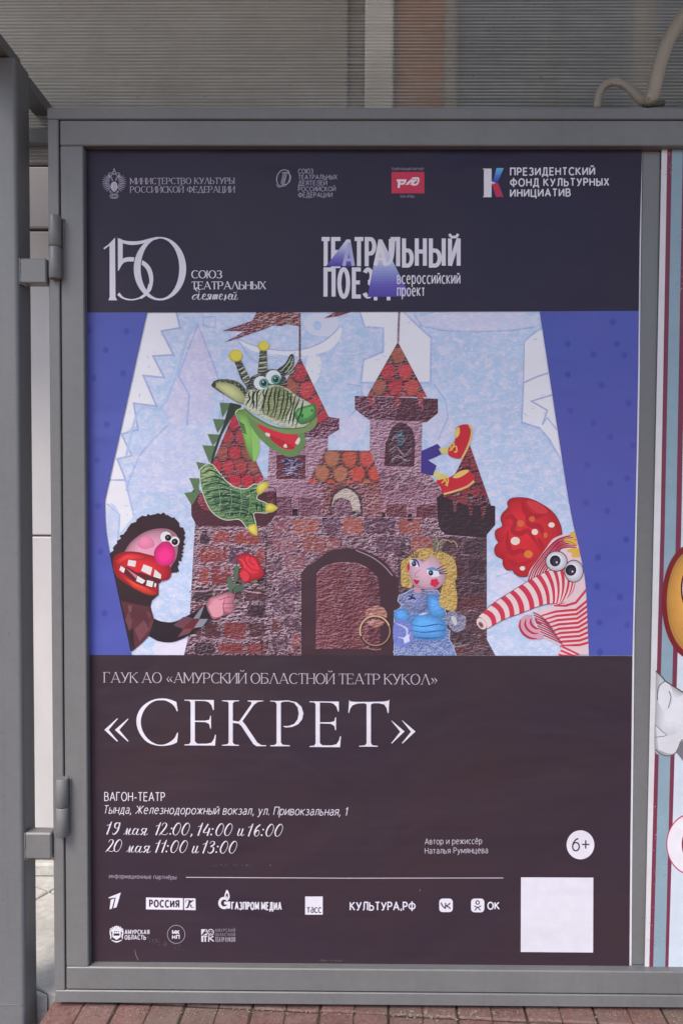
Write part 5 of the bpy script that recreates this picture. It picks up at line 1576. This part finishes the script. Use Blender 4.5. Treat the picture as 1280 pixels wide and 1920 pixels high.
text(p, 'ВАГОН-ТЕАТР', 196, 309.5, 1501.2, 1501.8, 15.6, 1.5, WHITE, space=.2)
text(p, 'Тында, Железнодорожный вокзал, ул. Привокзальная, 1', 193.5, 651, 1525, 1529, 14.6, 1.2, WHITE, shear=.2, space=.2)
p.build('venue_lettering', poster)
# show times, calligraphic figures
p = Pr(21)
KX = lambda s_, dx=0, dy=0: [(x + dx, y + dy) for x, y in q('k', s_)]
FIG = {'1': ['-14,-58 6,-66 14,-78 -14,0'], '2': ['-8,-62 0,-76 16,-78 20,-62 4,-36 -22,-4 -14,-8 6,-2 20,-6 28,-14'],
       '9': ['26,-60 20,-76 2,-70 -2,-48 12,-40 26,-60 30,-76 20,-34 0,-6 -14,-2 -18,-12'], '0': ['18,-78 2,-60 -12,-28 -8,-4 8,-2 26,-24 36,-56 30,-76 18,-78'],
       '4': ['14,-76 -16,-22 26,-26', '24,-50 8,0'], '6': ['30,-76 6,-56 -8,-26 -4,-4 10,-2 22,-20 20,-38 6,-36 -6,-20'], '3': ['-4,-64 6,-77 22,-76 22,-58 2,-44 18,-38 16,-16 0,-2 -16,-4 -18,-14']}
def figures(s_, x, yb):
    """s_: list of (glyph, x) with x measured on the enlarged detail"""
    for ch, xx in s_:
        if ch == ':':
            for dy in (-8, -44): ox, oy, fz = FR['k']; p.ell(ox + (xx + (-dy) * .28) / fz, oy + (yb + dy) / fz, 1.5, 1.6, WHITE)
        elif ch == ',':
            p.stroke(q('k', f'{xx+4},{yb-8} {xx+2},{yb+2} {xx-6},{yb+12}'), [2.4, 2, .8], WHITE)
        else:
            lines_ = []
            for ln in FIG[ch]:
                pts_ = []
                for t_ in ln.split():
                    a_, b_ = map(float, t_.split(','))
                    pts_.append(q('k', f'{xx+a_+2},{yb+b_}')[0])
                lines_.append(pts_)
            script(p, '', lines_, 2.15, WHITE)
def word_maya(x, yb):
    script(p, '', [q('k', ' '.join(f'{x+float(t_.split(",")[0])},{yb+float(t_.split(",")[1])}' for t_ in ln.split())) for ln in ('0,-4 12,-10 26,-42 20,0', '22,-8 46,-42 34,-6 46,-2 58,-10', '92,-36 76,-40 62,-18 66,-2 78,-6 98,-40', '98,-40 86,-8 92,0 106,-8', '148,-40 128,-40 120,-28 130,-18 146,-22', '152,-42 136,0 150,-2 160,-8', '134,-20 116,-2 108,-4')], 1.8, WHITE)
def word_i(x, yb):
    script(p, '', [q('k', ' '.join(f'{x+float(t_.split(",")[0])},{yb+float(t_.split(",")[1])}' for t_ in ln.split())) for ln in ('12,-46 0,-10 6,0 20,-14 34,-46', '34,-46 22,-8 28,0 42,-10')], 1.9, WHITE)
figures([('1', 84), ('9', 124)], 0, 120); word_maya(178, 122)
figures([('1', 402), ('2', 436), (':', 480), ('0', 512), ('0', 570), (',', 618)], 0, 124)
figures([('1', 674), ('4', 712), (':', 745), ('0', 790), ('0', 846)], 0, 128); word_i(920, 128)
figures([('1', 1000), ('6', 1034), (':', 1072), ('0', 1114), ('0', 1172)], 0, 132)
figures([('2', 90), ('0', 130)], 0, 232); word_maya(196, 236)
figures([('1', 400), ('1', 440), (':', 455), ('0', 498), ('0', 556)], 0, 238); word_i(626, 240)
figures([('1', 706), ('3', 742), (':', 778), ('0', 818), ('0', 876)], 0, 242)
p.build('showtime_lettering', poster)
p = Pr(21)
text(p, 'Автор и режиссёр', 796, 903, 1583, 1582, 10.4, .9, (206, 198, 208), space=.2)
text(p, 'Наталья Румянцева', 796, 914, 1600.4, 1599.4, 10.4, .9, (206, 198, 208), space=.2)
p.build('author_lettering', poster)
p = Pr(21)
x, y = q('n', '997,94')[0]
p.ell(x, y, 26, 27.2, (224, 220, 228), n=44); p.up(2)
text(p, '6+', 1071.5, 1105, 1595, 1595, 23.5, 2.7, (70, 60, 70), space=.18)
p.build('age_mark', poster)
p = Pr(21)
text(p, 'информационные партнёры', 205, 331, 1646.2, 1648.6, 7.2, .8, (168, 158, 172), space=.22)
p.stroke([(349, 1645), (650, 1646.6), (943, 1646.2)], 1.5, (190, 182, 192))
p.build('partners_rule', poster)
p = Pr(21)
p.face([(976, 1645), (1111.5, 1645.5), (1111, 1786), (975.5, 1785)], (220, 217, 226))
p.build('blank_white_square', poster)
# partner marks, first row
L = lambda s_: q('l', s_)
p = Pr(21)
p.face(L('108,104 214,62 178,188 150,196 172,104 112,112'), WHITE); p.face(L('128,124 160,112 138,200 118,206'), WHITE); p.stroke(L('163,110 141,198'), .9, (66, 54, 62))
p.build('channel_mark', poster)
p = Pr(21)
p.face(L('430,104 746,110 746,210 430,206'), WHITE); p.face(L('756,111 853,112 855,213 756,211'), WHITE)
p.up(2)
text(p, 'РОССИЯ', 280, 336.5, 1700, 1701.2, 12, 2.9, (58, 48, 58), space=.2)
script(p, '', [L(s_) for s_ in ('768,150 772,130 795,126 800,140 790,185 770,192', '838,130 820,136 795,160', '796,158 812,168 820,190 840,188', '810,128 800,150 785,190')], 2.6, (58, 48, 58))
p.build('culture_channel_mark', poster)
p = Pr(21)
M = lambda s_: q('m', s_)
x, y = M('654,165')[0]
p.ring(x, y, 8.6, 9, 5.0, WHITE, 60, 320, n=30)
p.face(M('654,158 684,158 684,190 672,194 668,172 654,172'), WHITE)
p.face(S(M('668,100 679,122 680,140 668,156 657,140 657,122')), WHITE); p.face(S(M('668,116 674,130 668,150 662,130')), (70, 58, 66)); p.face(S(M('668,130 671,140 668,150 665,140')), WHITE)
text(p, 'ГАЗПРОМ МЕДИА', 434, 528, 1705, 1705.6, 13, 2.3, WHITE, space=.2)
p.build('media_group_mark', poster)
p = Pr(21)
p.face(M('1050,133 1136,133 1136,222 1050,222'), WHITE); p.up(2)
text(p, 'тасс', 575, 602.5, 1711, 1711, 12.2, 1.9, (58, 48, 60), space=.08)
p.build('news_agency_mark', poster)
p = Pr(21)
text(p, 'КУЛЬТУРА.РФ', 655.5, 778.5, 1706.4, 1706.4, 14.6, 2.3, WHITE, space=.16)
p.build('culture_site_lettering', poster)
def rrect(x0, y0, x1, y1, r):
    out = []
    for cx_, cy_, a0 in ((x1 - r, y1 - r, 0), (x0 + r, y1 - r, 90), (x0 + r, y0 + r, 180), (x1 - r, y0 + r, 270)):
        out += [(cx_ + r * math.cos(rad(a0 + 15 * k)), cy_ + r * math.sin(rad(a0 + 15 * k))) for k in range(7)]
    return out
Nn = lambda s_: q('n', s_)
a_, b_ = Nn('433,309 487,363')
p = Pr(21)
p.face(rrect(*a_, *b_, 6.5), WHITE)
p.stroke(So(Nn('440,325 446,338 458,349')), 2.2, (58, 48, 60)); p.stroke(Nn('458,350 458,326'), 2.2, (58, 48, 60)); p.stroke(So(Nn('476,326 470,334 461,338 472,344 478,350')), 2.2, (58, 48, 60))
p.build('network_mark', poster)
p = Pr(21)
a_, b_ = Nn('560,309 613,364')
p.face(rrect(*a_, *b_, 6.5), WHITE)
x, y = Nn('586,325')[0]; p.ring(x, y, 3.2, 3.2, 2, (58, 48, 60), n=20)
p.stroke(So(Nn('573,338 586,344 600,338')), 2, (58, 48, 60)); p.stroke(Nn('586,343 575,356'), 2, (58, 48, 60)); p.stroke(Nn('586,343 597,356'), 2, (58, 48, 60))
text(p, 'ОК', 913, 936, 1704.6, 1704.6, 12.6, 2.4, WHITE, space=.14)
p.build('network_mark', poster)
# second row
p = Pr(21)
p.stroke(L('146,372 210,372 208,440 178,462 148,440 146,372'), 2.2, WHITE); p.face(L('148,378 208,378 208,412 148,412'), WHITE); p.face(L('152,432 204,432 196,450 178,458 158,450'), WHITE)
for x_ in (162, 178, 194): p.el('l', x_, 397, 5, 7, (70, 58, 66), n=10)
for s_ in ('140,358 160,366 178,352 198,366 216,356', '126,370 124,400 130,440 126,460', '230,370 232,400 226,440 230,460', '135,470 178,484 222,470', '132,366 140,380 134,400', '224,366 216,380 222,400'):
    p.stroke(So(L(s_)), [1.4, 2.8, 1.4], WHITE)
for x_ in (160, 178, 196): p.stroke(L(f'{x_},366 {x_},350'), 1.6, WHITE)
text(p, 'АМУРСКАЯ', 234, 280.5, 1751.2, 1751.4, 7.4, 1.5, (208, 202, 212), space=.2)
text(p, 'ОБЛАСТЬ', 234, 274, 1761.2, 1761.4, 7.4, 1.5, (208, 202, 212), space=.2)
p.build('region_mark', poster)
p = Pr(21)
x, y = L('688,420')[0]
p.ring(x, y, 16.4, 17, .9, (170, 162, 176), n=44)
text(p, 'МК', 323, 337, 1751.2, 1751.2, 6.4, 1.7, WHITE, space=.2); text(p, 'НП', 323, 337, 1760.2, 1760.2, 6.4, 1.7, WHITE, space=.24)
p.build('round_mark', poster)
p = Pr(21)
for s_ in ('902,376 944,376 906,424 902,424', '948,376 953,376 953,402 940,402', '903,432 955,432 955,440 945,440 945,484 932,484 932,442 922,442 922,484 903,484', '962,430 972,430 972,452 1004,430 1010,440 985,456 1012,474 1008,484 972,460 972,484 962,484', '920,424 953,408 953,426 920,428'):
    p.face(L(s_), (208, 202, 212))
x, y = L('984,402')[0]; p.ring(x, y, 5.2, 5.4, 1.6, (208, 202, 212), n=22); p.ell(x - 1.8, y - 1, .8, 1, (208, 202, 212)); p.ell(x + 1.8, y - 1, .8, 1, (208, 202, 212)); p.stroke([(x - 2, y + 2.2), (x + 2, y + 2.2)], .9, (208, 202, 212))
text(p, 'АМУРСКИЙ', 403.5, 441, 1747.2, 1747, 5.6, .7, (142, 132, 148), space=.5)
text(p, 'ОБЛАСТНОЙ', 403.5, 441, 1755.4, 1755.2, 5.6, .7, (142, 132, 148), space=.5)
text(p, 'ТЕАТР КУКОЛ', 403.5, 441, 1765.8, 1765.6, 8, 1.0, (168, 158, 172), space=.3)
p.build('theatre_mark', poster)
# scuffs and a scratch in the film
p = foot; p.up(60)
for _ in range(46):
    a_ = rn.uniform(0, 1)
    x, y = 250 + 90 * a_ + rn.uniform(-6, 6), 1742 + 36 * a_ ** .6 + rn.uniform(-4, 4)
    p.ell(x, y, rn.uniform(.4, .9), rn.uniform(.3, .8), (120, 108, 120), n=7, hold=True, mat='flat')
for _ in range(22):
    x, y = rn.uniform(600, 640), 1801 + rn.uniform(-1.5, 1.5); p.ell(x, y, .6, .5, (140, 130, 140), n=6, hold=True, mat='flat')
for _ in range(16):
    x, y = rn.uniform(400, 525), 1622 + rn.uniform(-1.2, 1.6); p.ell(x, y, .7, .4, (150, 140, 148), n=6, hold=True, mat='flat')
p.up()
p.stroke(So([(253, 1781), (255, 1790), (260, 1801)]), .7, (150, 140, 150), mat='flat')
p.ell(787, 1669, .8, .9, (160, 150, 160), mat='flat')
foot.build('footer_ground', poster)

# ================================================================== the striped poster at the edge
circ = empty('striped_poster', (1.26, 0, Z0), 'circus poster with maroon and teal stripes, cropped by the picture edge beside the theatre poster', 'poster')
YP = -.0035
def edge2(pts_): return [q('x', f'{a},{b}')[0] for a, b in pts_]
rows = [278, 500, 760, 1000, 1250, 1500, 1700, 1815]
def xs(v0, v1, v2):   # three anchor columns: y = 278, 1000, 1815
    out = []
    for y in rows:
        out.append((v0 + (v1 - v0) * (y - 278) / 722, y) if y <= 1000 else (v1 + (v2 - v1) * (y - 1000) / 815, y))
    return out
A0, A1 = xs(1239.5, 1224.5, 1207.5), xs(1250, 1237, 1216)
B1, C1, D1 = xs(1259, 1245, 1223.5), xs(1279, 1266, 1246), xs(1289, 1276, 1252)
far = [(1640, y) for y in rows]
lo = lambda e_: e_ + [(e_[-1][0] - .2, 1830)]
hi = lambda e_: [(e_[0][0], 268)] + e_
full = lambda a_, b_: hi(lo(a_)) + hi(lo(b_))[::-1]
p = Pr(0, ('flat', 'sky'), YP)
p.face(full(A0, far), (214, 212, 214)); cs = p.build('banner_sheet', circ)
p = Pr(1, ('flat', 'sky'), YP)
p.face(full(A1, B1), (122, 54, 76)); p.face(full(B1, C1), (140, 164, 176)); p.face(full(C1, D1), (122, 54, 76)); p.face(full(D1, far), (206, 216, 226))
p.up(3)
for (x0, x1, y0, y1, n_) in ((1246, 1258, 278, 330, 40), (1266, 1282, 430, 560, 40), (1208, 1250, 1700, 1812, 30), (1216, 1250, 1500, 1700, 26)):
    for _ in range(n_): p.ell(rn.uniform(x0, x1), rn.uniform(y0, y1), rn.uniform(.3, .8), rn.uniform(.4, 1.2), rn.choice([(206, 200, 200), (70, 50, 64), (200, 196, 198)]), n=6, hold=True)
p.build('stripes', circ)
p = Pr(2, ('flat',), YP)
cx, cy = 1296, 1128
p.ell(cx, cy, 56.5, 108, (122, 34, 40), n=60); p.soft([(cx + 2 + 49 * math.cos(t_ * math.pi / 30), cy + 97 * math.sin(t_ * math.pi / 30)) for t_ in range(60)], (216, 156, 76), k=.84, n=8, sx=.05, hi=1.1)
p.ell(1292, cy - 24, 17, 40, (90, 30, 40)); p.ell(1294, cy - 24, 15.5, 37, (226, 224, 226))
p.build('orange_face', circ)
p = Pr(2, ('flat',), YP)
gs = So(q('q', '140,565 165,590 175,606 200,622 225,640 245,650 300,660 300,900 245,900 215,880 205,890 190,893 165,888 135,868 138,700'))
p.soft(gs, (206, 206, 210), k=.8, n=8, hi=1.08)
p.face(So(q('q', '148,660 160,620 185,610 205,650 200,700 170,720 150,690')), (218, 218, 222))
p.face(So(q('q', '140,780 190,815 240,800 245,860 200,885 150,870')), (214, 214, 218))
p.stroke(So(q('q', '140,568 165,592 176,606 200,622 245,650')), 2.2, (70, 66, 72)); p.stroke(So(q('q', '146,680 150,630 176,606')), 1.6, (84, 80, 86)); p.stroke(So(q('q', '190,645 198,670 188,710')), 1.8, (110, 106, 112)); p.stroke(So(q('q', '138,775 165,800 180,815 138,822')), 1.3, (110, 106, 112)); p.stroke(So(q('q', '136,868 165,889 190,893 215,882 235,840 245,830')), 1.8, (84, 80, 86))
p.face(q('q', '218,880 232,838 300,830 300,930 250,920'), (120, 118, 124))
p.build('grey_face', circ)
p = Pr(2, ('flat',), YP)
p.ell(1296, 1583, 48, 58, (196, 54, 92), n=60); p.ell(1296, 1583, 46, 55.5, (230, 226, 232), n=60)
p.ring(1303, 1583, 21, 32, 10, (130, 44, 60), n=40)
p.build('age_roundel', circ)
